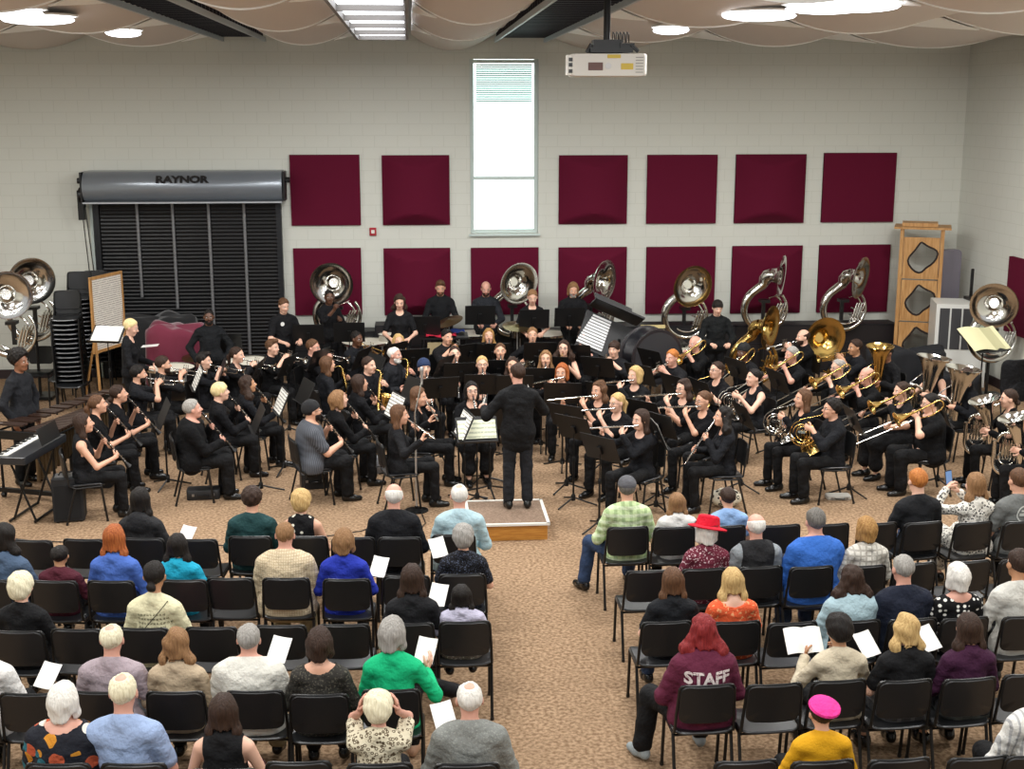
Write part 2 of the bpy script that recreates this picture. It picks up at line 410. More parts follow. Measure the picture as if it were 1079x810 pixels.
# pose: hand targets relative to the mouth unless 'abs'; (wrist, grip point, palm normal)
def P_(L, R, lean=.05, hp=0, hy=0, stand=False, mouth=True, curl=.5, pl=(-.6, -.1, -1), pr=(.6, -.1, -1), legs='n', hr=0):
    return dict(L=L, R=R, lean=lean, hp=hp, hy=hy, stand=stand, mouth=mouth, curl=curl, pl=pl, pr=pr, legs=legs, hr=hr)
fd = V((.93, .30, -.16)).normalized(); cd = V((0, .58, -.81)).normalized()
POSES = {
 'flute': P_((fd*.15+V((-.06, .06, -.085)), fd*.17, (.3, -1, 0)), (fd*.44+V((.02, -.07, -.085)), fd*.40, (0, 1, .2)), .02, hy=-12, curl=.45, pl=(-.3, .2, -1), pr=(.9, -.3, -.8)),
 'clarinet': P_((cd*.24+V((-.085, -.045, -.01)), cd*.22+V((.0, .01, 0)), (.8, -.5, 0)), (cd*.44+V((.085, -.045, -.01)), cd*.42+V((0, .01, 0)), (-.8, -.5, 0)), .04, hp=-8, curl=.6),
 'trumpet': P_((V((-.07, .13, -.10)), V((-.02, .20, -.04)), (1, 0, .1)), (V((.07, .13, -.09)), V((.02, .20, -.02)), (-.8, 0, -.6)), .02, hp=0, curl=.6, pl=(-1, -.1, -.8), pr=(1, -.1, -.8)),
 'trombone': P_((V((-.08, .08, -.10)), V((-.03, .13, -.03)), (1, 0, .2)), (V((.06, .42, -.26)), V((.02, .48, -.21)), (-1, 0, 0)), .03, hp=2, curl=.7, pl=(-1, -.1, -.8), pr=(.8, -.3, -1)),
 'horn': P_((V((-.10, .17, -.16)), V((-.03, .22, -.15)), (.8, 0, 0)), (V((.20, .02, -.36)), V((.14, .10, -.34)), (-.7, .5, 0)), .04, hp=-6, curl=.6, pl=(-.8, 0, -1), pr=(1, -.6, -.3)),
 'sax': P_((V((-.03, .19, -.20)), V((.03, .21, -.16)), (.6, -.6, 0)), (V((.17, .05, -.42)), V((.13, .12, -.42)), (-.6, .2, 0)), .04, hp=-4, curl=.6),
 'euph': P_((V((-.17, .14, -.33)), V((-.08, .20, -.33)), (.6, .6, 0)), (V((.16, .20, -.22)), V((.06, .24, -.18)), (-.8, .2, -.5)), .0, curl=.6),
 'tuba': P_((V((-.22, .14, -.30)), V((-.14, .22, -.30)), (.6, .6, 0)), (V((.20, .22, -.28)), V((.10, .28, -.25)), (-.8, .2, -.5)), .0, curl=.6),
 'rest': P_((V((-.10, .27, .60)), V((-.08, .36, .58)), (0, 0, -1)), (V((.10, .27, .60)), V((.08, .36, .58)), (0, 0, -1)), .03, mouth=False, curl=.25),
 'lap': P_((V((-.09, .24, .61)), V((-.02, .32, .60)), (0, -.2, -1)), (V((.09, .24, .62)), V((.02, .32, .61)), (0, -.2, -1)), .02, mouth=False, curl=.3),
 'read': P_((V((-.15, .30, .80)), V((-.11, .38, .86)), (1, .2, .3)), (V((.15, .30, .80)), V((.11, .38, .86)), (-1, .2, .3)), .06, hp=18, mouth=False, curl=.5),
 'bow': P_((V((-.08, .28, .62)), V((-.02, .36, .61)), (0, -.2, -1)), (V((.08, .28, .62)), V((.02, .36, .61)), (0, -.2, -1)), .16, hp=24, mouth=False, curl=.3),
 'phone': P_((V((-.15, .26, 1.03)), V((-.08, .29, 1.09)), (1, .1, 0)), (V((.00, .28, .98)), V((-.05, .31, 1.05)), (-.7, .4, 0)), .02, hy=6, mouth=False, curl=.6, pl=(-1, 0, -1), pr=(1, 0, -1)),
 'brow': P_((V((-.13, .06, 1.10)), V((-.115, .07, 1.18)), (1, -.2, 0)), (V((.13, .06, 1.10)), V((.115, .07, 1.18)), (-1, -.2, 0)), .06, hp=12, mouth=False, curl=.25, pl=(-.25, .5, -1), pr=(.25, .5, -1)),
 'sprawl': P_((V((-.14, .24, .60)), V((-.10, .32, .58)), (0, -.2, -1)), (V((.12, .24, .62)), V((.05, .32, .61)), (0, -.2, -1)), .02, hy=-6, mouth=False, curl=.3, legs='wide'),
 'cross': P_((V((-.05, .26, .66)), V((.02, .34, .66)), (0, -.2, -1)), (V((.22, .26, .74)), V((.27, .32, .82)), (-.7, .3, 0)), .02, hy=-14, hp=6, mouth=False, curl=.4, legs='cross'),
 'stand': P_((V((-.22, .04, .86)), V((-.22, .07, .78)), (1, 0, 0)), (V((.22, .04, .86)), V((.22, .07, .78)), (-1, 0, 0)), .01, stand=True, mouth=False, curl=.35),
 'perc': P_((V((-.15, .30, 1.02)), V((-.11, .38, 1.01)), (.2, 0, -1)), (V((.15, .30, 1.02)), V((.11, .38, 1.01)), (-.2, 0, -1)), .03, hp=16, stand=True, mouth=False, curl=.8),
 'conduct': P_((V((-.36, .26, 1.14)), V((-.40, .34, 1.16)), (.5, .2, -.7)), (V((.22, .36, 1.22)), V((.20, .45, 1.26)), (-.5, 0, -.7)), .03, hp=2, hy=18, stand=True, mouth=False, curl=.6, pl=(-.8, -.2, -1), pr=(.8, -.2, -1)),
 'sousa': P_((V((-.10, .22, 1.20)), V((-.02, .30, 1.24)), (.8, 0, 0)), (V((.16, .38, 1.42)), V((.17, .45, 1.50)), (-1, 0, 0)), .02, hy=-30, stand=True, mouth=False, curl=.8, pr=(.6, -.3, -1)),
}
_R = {}
def rig(pose, build):
    key = (pose, build)
    if key in _R: return _R[key]
    p = POSES[pose]; b = BUILDS[build]; st = p['stand']; tw = b['to']; lw = b['li']; sw = b['sw']
    hz = .93 if st else .50; y0 = 0 if st else -.03
    ln = p['lean']; up = V((0, math.sin(ln), math.cos(ln))); fw = V((0, math.cos(ln), -math.sin(ln)))
    H0 = V((0, y0, hz)); q = lambda x, f, u: H0+V((x, 0, 0))+fw*f+up*u
    sp = .49 if st else .475
    nb = q(0, -.01, sp); hc = nb+up*.165+fw*.035
    Mh = T(hc) @ RZ(math.radians(p['hy'])) @ RY(math.radians(p['hr'])) @ RX(math.radians(-p['hp']))
    mouth = Mh @ V((0, .098, -.062))
    torso = [cap(q(-.075*tw, 0, 0), q(.075*tw, 0, 0), .112*tw, n=fw, k=1.1, sm=.05),
             cap(q(0, .0, .08), q(0, .01*tw, .24), .135*tw, .132*tw, n=fw, k=1.32 if tw < 1.1 else 1.08, sm=.06),
             cap(q(0, 0, .24), q(0, -.005, .35), .140*tw, .142*tw, n=fw, k=1.38 if tw < 1.1 else 1.2, sm=.06),
             cap(q(-sw+.045, -.012, .405), q(sw-.045, -.012, .405), .062*min(tw, 1.1), sm=.06),
             cap(q(-sw+.06, -.015, .425), q(-.02, -.02, sp-.005), .042, .046, sm=.05), cap(q(sw-.06, -.015, .425), q(.02, -.02, sp-.005), .042, .046, sm=.05)]
    if b['bust']: torso += [ell(q(s*.068*tw, .085*tw, .29), (.06*tw, .055*tw, .062*tw), None, .04) for s in (-1, 1)]
    if tw > 1.1: torso.append(ell(q(0, .07, .14), (.17, .13, .14), None, .05))
    neck = [cap(q(0, -.012, sp-.06), hc+V((0, -.02, -.03)), .056*(1 if build != 'f' else .85), .052*(1 if build != 'f' else .85), sm=.03)]
    arms = []; fore = []; hands = []; HJ = {}
    for s, k, pole in ((-1, 'L', p['pl']), (1, 'R', p['pr'])):
        S = q(s*sw, -.01, .395); wr, gr, nn = p[k]
        if p['mouth']: wr = mouth+V(wr); gr = mouth+V(gr)
        E, Wr = ik(S, wr, .285, .255, pole)
        arms.append(cap(S, E, .050*lw, .040*lw, sm=.035))
        fore.append(cap(E, Wr, .040*lw, .027*lw, sm=.02))
        d = (V(gr)-V(wr)).normalized(); n_ = V(nn); n_ = (n_-d*n_.dot(d)).normalized()
        hands.append(cap(Wr, Wr+d*.015, .026*lw**.5, .028, n=n_, k=1.5, sm=.02)); hands.append(cap(Wr+d*.03, Wr+d*.07, .033, .035, n=n_, k=2.1, sm=.015))
        HJ[k] = (Wr, d, n_, s); HJ['E'+k] = E
    legs = []; feet = []; shins = []
    for s in (-1, 1):
        hj = q(s*.088, 0, -.005)
        if st: K = V((s*.10, .01, .50)); An = V((s*.11, -.02, .09)); toe = 8*-s
        else: K = V((s*.125, .39, .505)); An = V((s*.115, .40 if s > 0 else .36, .09)); toe = 6*-s
        if p['legs'] == 'wide' and s < 0: K = V((-.30, .32, .50)); An = V((-.36, .30, .09)); toe = 25
        if p['legs'] == 'wide' and s > 0: K = V((.14, .38, .50)); An = V((.12, .46, .09))
        if p['legs'] == 'cross' and s < 0: K = V((.06, .42, .60)); An = V((.46, .52, .42)); toe = -40
        if st: legs.append(cap(hj, K, .085*lw, .058*lw, sm=.05))
        else: legs.append(cap(hj, K, .084*lw, .060*lw, sm=.05))
        shins.append(cap(K, An+V((0, 0, .02)), .056*lw, .036*lw, sm=.03))
        td = V((math.sin(math.radians(-toe)), math.cos(math.radians(toe)), 0)) if True else None
        feet.append(cap(An+V((0, 0, -.035)), An+td*.12+V((0, 0, -.055)), .034, .026, sm=.03))
        HJ['F%d' % s] = (An, toe)
    r = dict(torso=torso, neck=neck, arms=arms, fore=fore, hands=hands, legs=legs, shins=shins, feet=feet, head=head_prims(Mh), Mh=Mh, mouth=mouth, HJ=HJ, p=p, hc=hc, q=q, sp=sp)
    _R[key] = r; return r
_B = {}
def body_mesh(pose, build):
    k = ('body', pose, build)
    if k not in _B:
        r = rig(pose, build)
        pr = r['torso']+r['neck']+r['arms']+r['fore']+r['hands']+r['legs']+r['shins']+r['feet']+r['head']
        vs, fs = surf(pr, .0125, 0)
        mb = MB()
        for kk in 'LR':
            Wr, d, n, s = r['HJ'][kk]; fingers(mb, Wr, d, n, s, r['p']['curl'])
        _B[k] = np_mesh('body', vs, fs, mb)
    return _B[k]
def shirt_mesh(pose, build, sleeve, neckline):
    k = ('shirt', pose, build, sleeve, neckline)
    if k not in _B:
        r = rig(pose, build); pr = list(r['torso']); t0 = pr[0]; pr[0] = cap(t0[1], t0[2], t0[3]+.012, n=t0[5], k=t0[6], sm=.05)
        infl = .014; HJ = r['HJ']
        if sleeve not in ('none', 'vest'):
            for i, a in enumerate(r['arms']):
                if sleeve == 'short':
                    e = a[1]+(a[2]-a[1])*.72; pr.append(cap(a[1], e, a[3]*1.1, a[4]*1.22, sm=.035))
                else: pr.append(a)
            if sleeve in ('long', 'jacket'):
                for a in r['fore']: pr.append(cap(a[1], a[1]+(a[2]-a[1])*.93, a[3]*1.02, a[4]*1.18, sm=.03))
        else:
            for s in (-1, 1): pass
        if sleeve == 'vest': infl = .024
        if sleeve == 'jacket':
            infl = .020
            pr[0] = t0; tw = BUILDS[build]['to']; pr.append(cap(r['q'](0, 0, .06), r['q'](0, -.01, .32), .140*tw, .150*tw, n=(0, 1, 0), k=1.32, sm=.05))
            if r['p']['stand']:
                for s in (-1, 1): pr.append(cap(r['q'](s*.062, 0, .0), r['q'](s*.068, 0, -.15), .092, .094, n=(0, 1, 0), k=1.15, sm=.06))
        q = r['q']; cut = []
        nk = q(0, .06, r['sp']+.0); nr = {'round': .075, 'v': .10, 'collar': .055, 'wide': .12, 'hood': .05}[neckline]
        c = (nk.x, nk.y, nk.z)
        if neckline == 'collar' or neckline == 'hood':
            nb = q(0, -.008, r['sp']); pr.append(cap(q(0, -.015, r['sp']-.03), q(0, -.012, r['sp']+.028), .060, .057, sm=.02))
            zt = r['sp']; top = q(0, 0, zt+.042); fz = q(0, .09, zt-.005)
            cut.append(lambda X, Y, Z: (Z-top.z)+(Y-top.y)*.45)
            if neckline == 'hood': pr.append(ell(q(0, -.085, r['sp']-.03), (.105, .05, .085), None, .03))
        elif neckline == 'wide':
            cn = q(0, -.01, r['sp']+.035)
            cut.append(lambda X, Y, Z: .115-np.sqrt(X**2+(Y-cn.y)**2+((Z-cn.z)*1.1)**2))
        else:
            cut.append(lambda X, Y, Z: nr-np.sqrt(X**2*(1.0 if neckline == 'round' else 1.9)+(Y-c[1])**2+((Z-c[2]-.01)*(1.1 if neckline == 'round' else .75))**2))
        if sleeve in ('none', 'vest'):
            for kk, a in zip((-1, 1), r['arms']):
                sx = float(a[1][0]); sy = float(a[1][1]); sz = float(a[1][2])
                cut.append(lambda X, Y, Z, sx=sx, sy=sy, sz=sz, kk=kk: np.minimum((X-sx)*kk+.028, Z-(sz-.12)+0*Y))
        hem = q(0, 0, -.09 if not r['p']['stand'] else (-.24 if sleeve == 'jacket' else -.10))
        if not r['p']['stand']:
            cut.append(lambda X, Y, Z: np.minimum(hem.z-Z, .02)); 
        vs, fs = surf(pr, .0135, infl, cut, noise=lambda X, Y, Z: .0038*np.sin(34*X+30*Z+3*np.sin(9*Z))*np.sin(27*Z+12*Y-16*X))
        _B[k] = np_mesh('shirt', vs, fs)
    return _B[k]
def pants_mesh(pose, build, kind):
    k = ('pants', pose, build, kind)
    if k not in _B:
        r = rig(pose, build); pr = [r['torso'][0]]+list(r['legs'])
        if kind == 'skirt':
            for a in r['shins']: pr.append(cap(a[1], a[1]+(a[2]-a[1])*.75, a[3]*1.25, a[3]*1.7, sm=.10))
            for a in r['legs']: pr.append(cap(a[1], a[2], a[3]*1.0, a[4]*1.3, sm=.12))
        else:
            for a in r['shins']: pr.append(cap(a[1], a[1]+(a[2]-a[1])*.97, a[3]*1.08, a[4]*1.55, sm=.03))
        hz = r['q'](0, 0, .07 if r['p']['stand'] else .14).z
        vs, fs = surf(pr, .0145, .010, [lambda X, Y, Z: Z-hz], noise=lambda X, Y, Z: .0025*np.sin(30*Z+22*Y+12*X))
        _B[k] = np_mesh('trousers', vs, fs)
    return _B[k]
def shoe_mesh(kind='shoe'):
    k = (kind,)
    if k not in _B:
        pr = [cap((0, -.035, -.045), (0, .06, -.055), .040, .040, n=(1, 0, 0), k=1.15, sm=.03), cap((0, .06, -.06), (0, .145, -.062), .040, .030, sm=.03), cap((0, -.02, -.03), (0, -.02, .0), .042, .040, n=(1, 0, 0), k=1.1, sm=.02)]
        vs, fs = surf(pr, .009, .004, [lambda X, Y, Z: -.088-Z, lambda X, Y, Z: Z-.008])
        _B[k] = np_mesh('shoe', vs, fs)
    return _B[k]
def hair_mesh(style):
    k = ('hair', style)
    if k in _B: return _B[k]
    cr_ = ell((0, -.014, .036), (.0845, .105, .0955), None, .02); pr = [cr_]; cut = []; h = .0095
    face = lambda X, Y, Z: (Y-.95*Z-.002+.35*np.maximum(0, .03-np.abs(X)))*.7
    nz = lambda X, Y, Z: .0022*np.sin(9*np.arctan2(X, Y+.2)*6)+.0022*np.sin(70*X+35*Z)+.0015*np.sin(60*Y-50*Z)
    if style == 'short': cut = [face, lambda X, Y, Z: -.062-Z+0*X]
    elif style == 'crop':
        pr = [ell((0, -.013, .034), (.081, .100, .091), None, .02)]; cut = [face, lambda X, Y, Z: -.05-Z+0*X]
    elif style == 'quiff': pr.append(ell((0, .055, .108), (.055, .05, .03), None, .03)); cut = [lambda X, Y, Z: np.minimum((Y-.9*Z-.004)*.7, Y*0+.078-Z+(Z-Z)), lambda X, Y, Z: -.055-Z+0*X]
    elif style == 'fringe': cut = [lambda X, Y, Z: (Y-1.25*Z-.03)*.6, lambda X, Y, Z: -.065-Z+0*X]; pr = [ell((0, -.008, .036), (.090, .112, .100), None, .02)]
    elif style == 'curly':
        pr = [ell((0, -.016, .045), (.100, .118, .108), None, .02)]; cut = [face, lambda X, Y, Z: -.075-Z+0*X]
        nz = lambda X, Y, Z: .007*np.sin(75*X)*np.sin(75*Y+1)*np.sin(75*Z)
    elif style == 'afro':
        pr = [ell((0, -.022, .066), (.125, .135, .122), None, .02)]; cut = [face, lambda X, Y, Z: -.06-Z+0*X]
        nz = lambda X, Y, Z: .009*np.sin(95*X)*np.sin(95*Y+1)*np.sin(95*Z)
    elif style == 'ring':   # balding: hair only round the sides and back
        pr = [ell((0, -.016, .03), (.084, .104, .093), None, .02)]
        cut = [face, lambda X, Y, Z: -.06-Z+0*X, lambda X, Y, Z: (Z-.052+ (Y*.35))]
    elif style == 'thin':
        pr = [ell((0, -.015, .032), (.082, .101, .091), None, .02)]
        cut = [face, lambda X, Y, Z: -.06-Z+0*X, lambda X, Y, Z: .034-np.sqrt(X**2+(Y+.04)**2+(Z-.118)**2)]
    elif style == 'bob':
        pr += [cap((-.05, -.02, 0), (-.068, -.01, -.085), .04, .036, sm=.05), cap((.05, -.02, 0), (.068, -.01, -.085), .04, .036, sm=.05), cap((0, -.06, .0), (0, -.065, -.085), .075, .062, sm=.05)]
        cut = [lambda X, Y, Z: np.where(np.abs(X) > .062, Y-.055, face(X, Y, Z)), lambda X, Y, Z: -.125-Z+.006*np.sin(90*X)]
    elif style == 'puff':
        pr = [ell((0, -.022, .045), (.100, .118, .105), None, .02), ell((0, -.06, -.01), (.085, .075, .085), None, .04)]
        cut = [lambda X, Y, Z: (Y-.9*Z-.022)*.7, lambda X, Y, Z: -.085-Z+0*X]
        nz = lambda X, Y, Z: .0045*np.sin(45*X+30*Z)*np.sin(50*Y+35*Z)
    elif style in ('long', 'wavy', 'xlong', 'curlylong'):
        e = {'long': -.27, 'wavy': -.25, 'xlong': -.42, 'curlylong': -.28}[style]; w = {'long': 1, 'wavy': 1.15, 'xlong': 1.1, 'curlylong': 1.5}[style]
        pr += [cap((0, -.045, .0), (0, -.088, e+.05), .072, .05*w, n=(0, 1, 0), k=1.5, sm=.05)]
        for s in (-1, 1):
            pr += [cap((s*.055, -.02, .0), (s*.078*w, -.035, -.13), .034, .036*w, sm=.04), cap((s*.078*w, -.035, -.13), (s*.08*w, -.055, e+.06), .036*w, .022*w, sm=.03)]
        cut = [lambda X, Y, Z: np.where(np.abs(X) > .06, Y-.05, face(X, Y, Z))]
        if style == 'wavy': nz = lambda X, Y, Z: .006*np.sin(45*Z+30*X+6*Y)+.002*np.sin(80*X)
        elif style == 'curlylong': nz = lambda X, Y, Z: .010*np.sin(62*X)*np.sin(62*Y+1)*np.sin(55*Z)
        else: nz = lambda X, Y, Z: .003*np.sin(110*X+10*Z)
        h = .0105
    elif style == 'bun':
        pr = [ell((0, -.014, .034), (.083, .102, .092), None, .02), ell((0, -.118, .05), (.036, .034, .034), None, .015)]; cut = [face, lambda X, Y, Z: -.055-Z+0*X]
    elif style == 'lowbun':
        pr = [ell((0, -.014, .034), (.083, .102, .092), None, .02), ell((0, -.112, -.05), (.04, .034, .036), None, .02)]; cut = [face, lambda X, Y, Z: -.085-Z+0*X]
    elif style == 'pony':
        pr = [ell((0, -.014, .034), (.083, .102, .092), None, .02), cap((0, -.10, .03), (0, -.14, -.03), .022, .03, sm=.02), cap((0, -.14, -.03), (0, -.125, -.22), .032, .014, sm=.02)]
        cut = [lambda X, Y, Z: np.where(Y < -.09, -1, face(X, Y, Z)), lambda X, Y, Z: np.where(Y < -.09, -1, -.06-Z+0*X)]
    vs, fs = surf(pr, h, 0, cut, nz); _B[k] = np_mesh('hair', vs, fs); return _B[k]
def beard_mesh(full=True):
    k = ('beard', full)
    if k not in _B:
        pr = [ell((0, .024, -.040), (.067, .075, .088), None, .03), cap((-.018, .064, -.098), (.018, .064, -.098), .024, sm=.02)]
        cut = [lambda X, Y, Z: (Z+.045)-.25*np.abs(X)*0 - (0.0 if full else -.005)+0*Y, lambda X, Y, Z: -(Y-(.012 if full else .06))+0*Z, lambda X, Y, Z: .019-np.sqrt((X*.75)**2+(Y-.094)**2+((Z+.063)*1.6)**2)]
        vs, fs = surf(pr, .0075, .001, cut, lambda X, Y, Z: .0018*np.sin(110*X)*np.sin(110*Z)); _B[k] = np_mesh('beard', vs, fs)
    return _B[k]
def _eyes():
    a, b, c = MB(), MB(), MB()
    for s in (-1, 1):
        a.ball((s*.032, .0795, .004), (.0135, .011, .0085), 10); b.ball((s*.032, .0885, .004), (.0055, .0035, .006), 8)
        c.tube([(s*.048, .080, .021), (s*.034, .0905, .0255), (s*.017, .0895, .0215)], [.0028, .0042, .003], 6)
    l = MB().tube([(-.021, .0875, -.0615), (-.008, .0935, -.0595), (0, .0940, -.0605), (.008, .0935, -.0595), (.021, .0875, -.0615)], [.002, .0058, .005, .0058, .002], 6)
    return a.mesh('eyeballs'), b.mesh('irises'), c.mesh('eyebrows'), l.mesh('lips')
EYE, IRIS, BROW, LIPS = _eyes()
def _glasses():
    g = MB()
    for s in (-1, 1):
        g.tube([(s*.034+.021*math.cos(t*PI/6), .1045, .002+.017*math.sin(t*PI/6)) for t in range(13)], .0022, 5)
        g.tube([(s*.055, .1045, .006), (s*.078, .09, .008), (s*.082, 0, .004)], .002, 5)
    g.tube([(-.013, .1045, .006), (0, .107, .009), (.013, .1045, .006)], .0022, 5); return g.mesh('glasses')
GLASSES = _glasses()
def _hats():
    H = {}
    H['beanie'] = [('hat', *surf([ell((0, -.016, .045), (.094, .113, .105), None, .02)], .0095, 0, [lambda X, Y, Z: (.050-.28*(-Y)*0-Z+Y*.28)-.035], lambda X, Y, Z: .002*np.sin(14*np.arctan2(X, Y)*4)))]
    H['cap'] = [('hat', *surf([ell((0, -.012, .045), (.092, .110, .092), None, .02)], .0095, 0, [lambda X, Y, Z: .035-Z+0*X]))]
    return H
_hm = {}
def hat_mesh(kind):
    if kind in _hm: return _hm[kind]
    if kind in ('beanie', 'cap'):
        vs, fs = _hats()[kind][0][1:]; me = np_mesh('hat', vs, fs)
    elif kind == 'brim':   # cap visor
        m_ = MB().slab(lambda u, v: ((u-.5)*.15, .075+v*.075*math.sin(PI*(.15+.7*u)), .055-.012*v-.25*abs(u-.5)**2*.3), 10, 4, (0, 0, .005)); me = m_.mesh('visor')
    elif kind == 'sunhat':
        m_ = MB().lathe([(.178, .028), (.182, .034), (.15, .044), (.112, .052), (.108, .085), (.098, .135), (.075, .150), (.03, .143), (.0, .140)], 28, T(0, -.015, 0))
        m_.lathe([(.180, .024), (.15, .038), (.108, .046), (.1, .06)], 28, T(0, -.015, 0)); me = m_.mesh('hat')
    elif kind == 'beret':
        m_ = MB().lathe([(.080, .062), (.100, .070), (.113, .085), (.108, .104), (.078, .118), (.035, .125), (0, .127)], 24, T(-.012, -.03, .008) @ RX(.35) @ RY(.12)); me = m_.mesh('hat')
    _hm[kind] = me; return me
BANDM = MB().lathe([(.1105, .053), (.1115, .056), (.1095, .078), (.1085, .082)], 28, T(0, -.015, 0)).mesh('hat_band')
SKIN = {'l': mat('fair skin', 'd2a085', .5), 'p': mat('pale skin', 'dcae96', .5), 'r': mat('ruddy skin', 'cf9a86', .5), 't': mat('tan skin', 'b58563', .5), 'd': mat('dark brown skin', '5e3d2b', .45), 'b': mat('brown skin', '8a5c42', .48)}
HAIR = {k: mat(n, c, 0.6, pat='hairs', col2=c2, s=85, spec=.25) for k, (n, c, c2) in {
 'k': ('black hair', '14100e', '1e1814'), 'd': ('dark brown hair', '2c1e17', '3c2a20'), 'b': ('brown hair', '4e3524', '664730'), 'lb': ('light brown hair', '7a583a', '94704c'),
 'y': ('blond hair', 'b08e5a', 'd0b078'), 'yl': ('pale blond hair', 'd8c088', 'ead8a4'), 'g': ('grey hair', '8a8680', 'a4a09a'), 'dg': ('dark grey hair', '5a5652', '76726c'), 'w': ('white hair', 'd2cec6', 'e6e2da'),
 'wy': ('cream white hair', 'd2c8a8', 'ebe4c8'), 'rd': ('auburn hair', '8a4622', 'b06434'), 'gi': ('ginger hair', 'a05e2c', 'c07a3c'), 'cr': ('dyed crimson hair', '6e1c20', '8a2c2c'), 'go': ('golden brown hair', '8a6236', 'b08850')}.items()}
EYEW = mat('eye white', 'd8d0c8', .3); IRISM = mat('dark iris', '1c1410', .3); LIPM = mat('lips', 'a85e54', .5); DLIP = mat('brown lips', '5a3028', .5)
GLM = mat('dark spectacle frame', '1a1614', .3)
BLK = mat('black cloth', '101013', .85, spec=.25, bump=14); BLK2 = mat('soft black knit', '0a0a0c', .9, spec=.2, bump=13); BLKP = mat('black trousers cloth', '0c0c0e', .8, spec=.25, bump=12); CHAR = mat('charcoal cloth', '1c1d21', .85, spec=.25, bump=13)
SHOEB = mat('black leather', '0e0e0e', .25)

def person(label, Mw, pose='rest', build='m', hair='short', hc='d', skin='l', shirt=BLK, sleeve='long', neck='collar', pants=BLKP, pk='trousers', shoes=SHOEB,
           glasses=False, beard=None, hat=None, group=None, scale=1., face=True):
    r = rig(pose, build)
    b = link('person', body_mesh(pose, build), SKIN[skin]); b.matrix_world = Mw @ Matrix.Diagonal(((1+scale)/2, (1+scale)/2, scale, 1))
    tag(b, label, 'person', group)
    link('shirt' if sleeve != 'jacket' else 'jacket', shirt_mesh(pose, build, sleeve, neck), shirt, b)
    link('skirt' if pk == 'skirt' else 'trousers', pants_mesh(pose, build, pk), pants, b)
    for s in (-1, 1):
        An, toe = r['HJ']['F%d' % s]; link('shoe', shoe_mesh(), shoes, b, An, (0, 0, math.radians(toe)))
    Mh = r['Mh']; he = Mh.to_euler(); hl = Mh.translation
    def hp(name, me, mt, sc=1): return link(name, me, mt, b, hl, he, sc)
    if hair: hp('hair', hair_mesh(hair), HAIR[hc])
    if face:
        hp('eyes', EYE, EYEW); hp('irises', IRIS, IRISM); hp('eyebrows', BROW, HAIR[hc if hc not in ('w', 'wy', 'yl') else 'g']); hp('lips', LIPS, DLIP if skin in 'db' else LIPM)
    if glasses: hp('glasses', GLASSES, GLM)
    if beard: hp('beard', beard_mesh(True), HAIR[beard if beard in HAIR else hc])
    if hat:
        kind, hm = hat; ho = hp('hat', hat_mesh(kind), hm)
        if kind == 'sunhat': ho.rotation_euler = (he[0]-.22, he[1]+.20, he[2])
        if kind == 'cap': hp('hat_visor', hat_mesh('brim'), hm)
        if kind == 'sunhat': hp('hat_band', BANDM, mat('dark red band', '8a1424', .7))
    return b
# ---------------------------------------------------------------- chairs, stands
def _chair():
    seat = MB().plate(.43, .41, .022, .07, None, T(0, .0, .445) @ RX(PI/2)).mesh('seat')
    # dish the seat a little and roll its front edge
    for v in seat.vertices:
        v.co.z += -.02*max(0, (v.co.y-.12)/.08)**2 + .012*(v.co.x/.21)**2
    back = MB().plate(.385, .285, .018, .055, lambda x, z: -.028+.75*x*x-.10*z, T(0, -.225, .685)).mesh('backrest')
    fr = MB()
    for s in (-1, 1):
        fr.tube([(s*.205, .17, .43), (s*.208, -.12, .425), (s*.210, -.185, .46), (s*.205, -.205, .60), (s*.192, -.232, .80)], .0115, 8)
        fr.tube([(s*.192, -.232, .80), (s*.180, -.238, .822), (s*.150, -.243, .830)], [.0115, .0115, .010], 8)
    fr.tube([(-.205, .16, .425), (.205, .16, .425)], .010, 6); fr.tube([(-.205, -.14, .415), (.205, -.14, .415)], .010, 6)
    fr.tube([(-.152, -.243, .830), (-.07, -.257, .8305), (.07, -.257, .8305), (.152, -.243, .830)], .009, 8)
    fm = fr.mesh('frame')
    legf = MB().tube([(0, 0, .43), (0, .025, .2), (0, .045, .012)], .0125, 8); lf = legf.mesh('leg')
    lb = MB().tube([(0, 0, .425), (0, -.06, .2), (0, -.11, .012)], .0125, 8).mesh('leg')
    ft = MB().lathe([(.0, -.0), (.015, .0), (.016, .012), (.014, .03), (0, .03)], 8).mesh('foot_cap')
    return seat, back, fm, lf, lb, ft
CH = _chair()
SEATM = mat('black moulded plastic', '18191b', .35); BACKM = mat('black moulded backrest', '121315', .42); FRM = mat('black powder coated tube', '141414', .35, .2)
def chair(label, Mw, group=None, feet=True, name='stacking_chair'):
    r = empty(name, label=label, cat='chair', group=group); r.matrix_world = Mw
    link('seat', CH[0], SEATM, r); link('backrest', CH[1], BACKM, r); link('frame', CH[2], FRM, r)
    for s in (-1, 1):
        a = link('leg', CH[3], FRM, r, (s*.205, .16, 0)); b = link('leg', CH[4], FRM, r, (s*.208, -.13, 0))
        if feet:
            link('foot_cap', CH[5], BLACKP, a, (0, .045, 0)); link('foot_cap', CH[5], BLACKP, b, (0, -.11, 0))
    return r
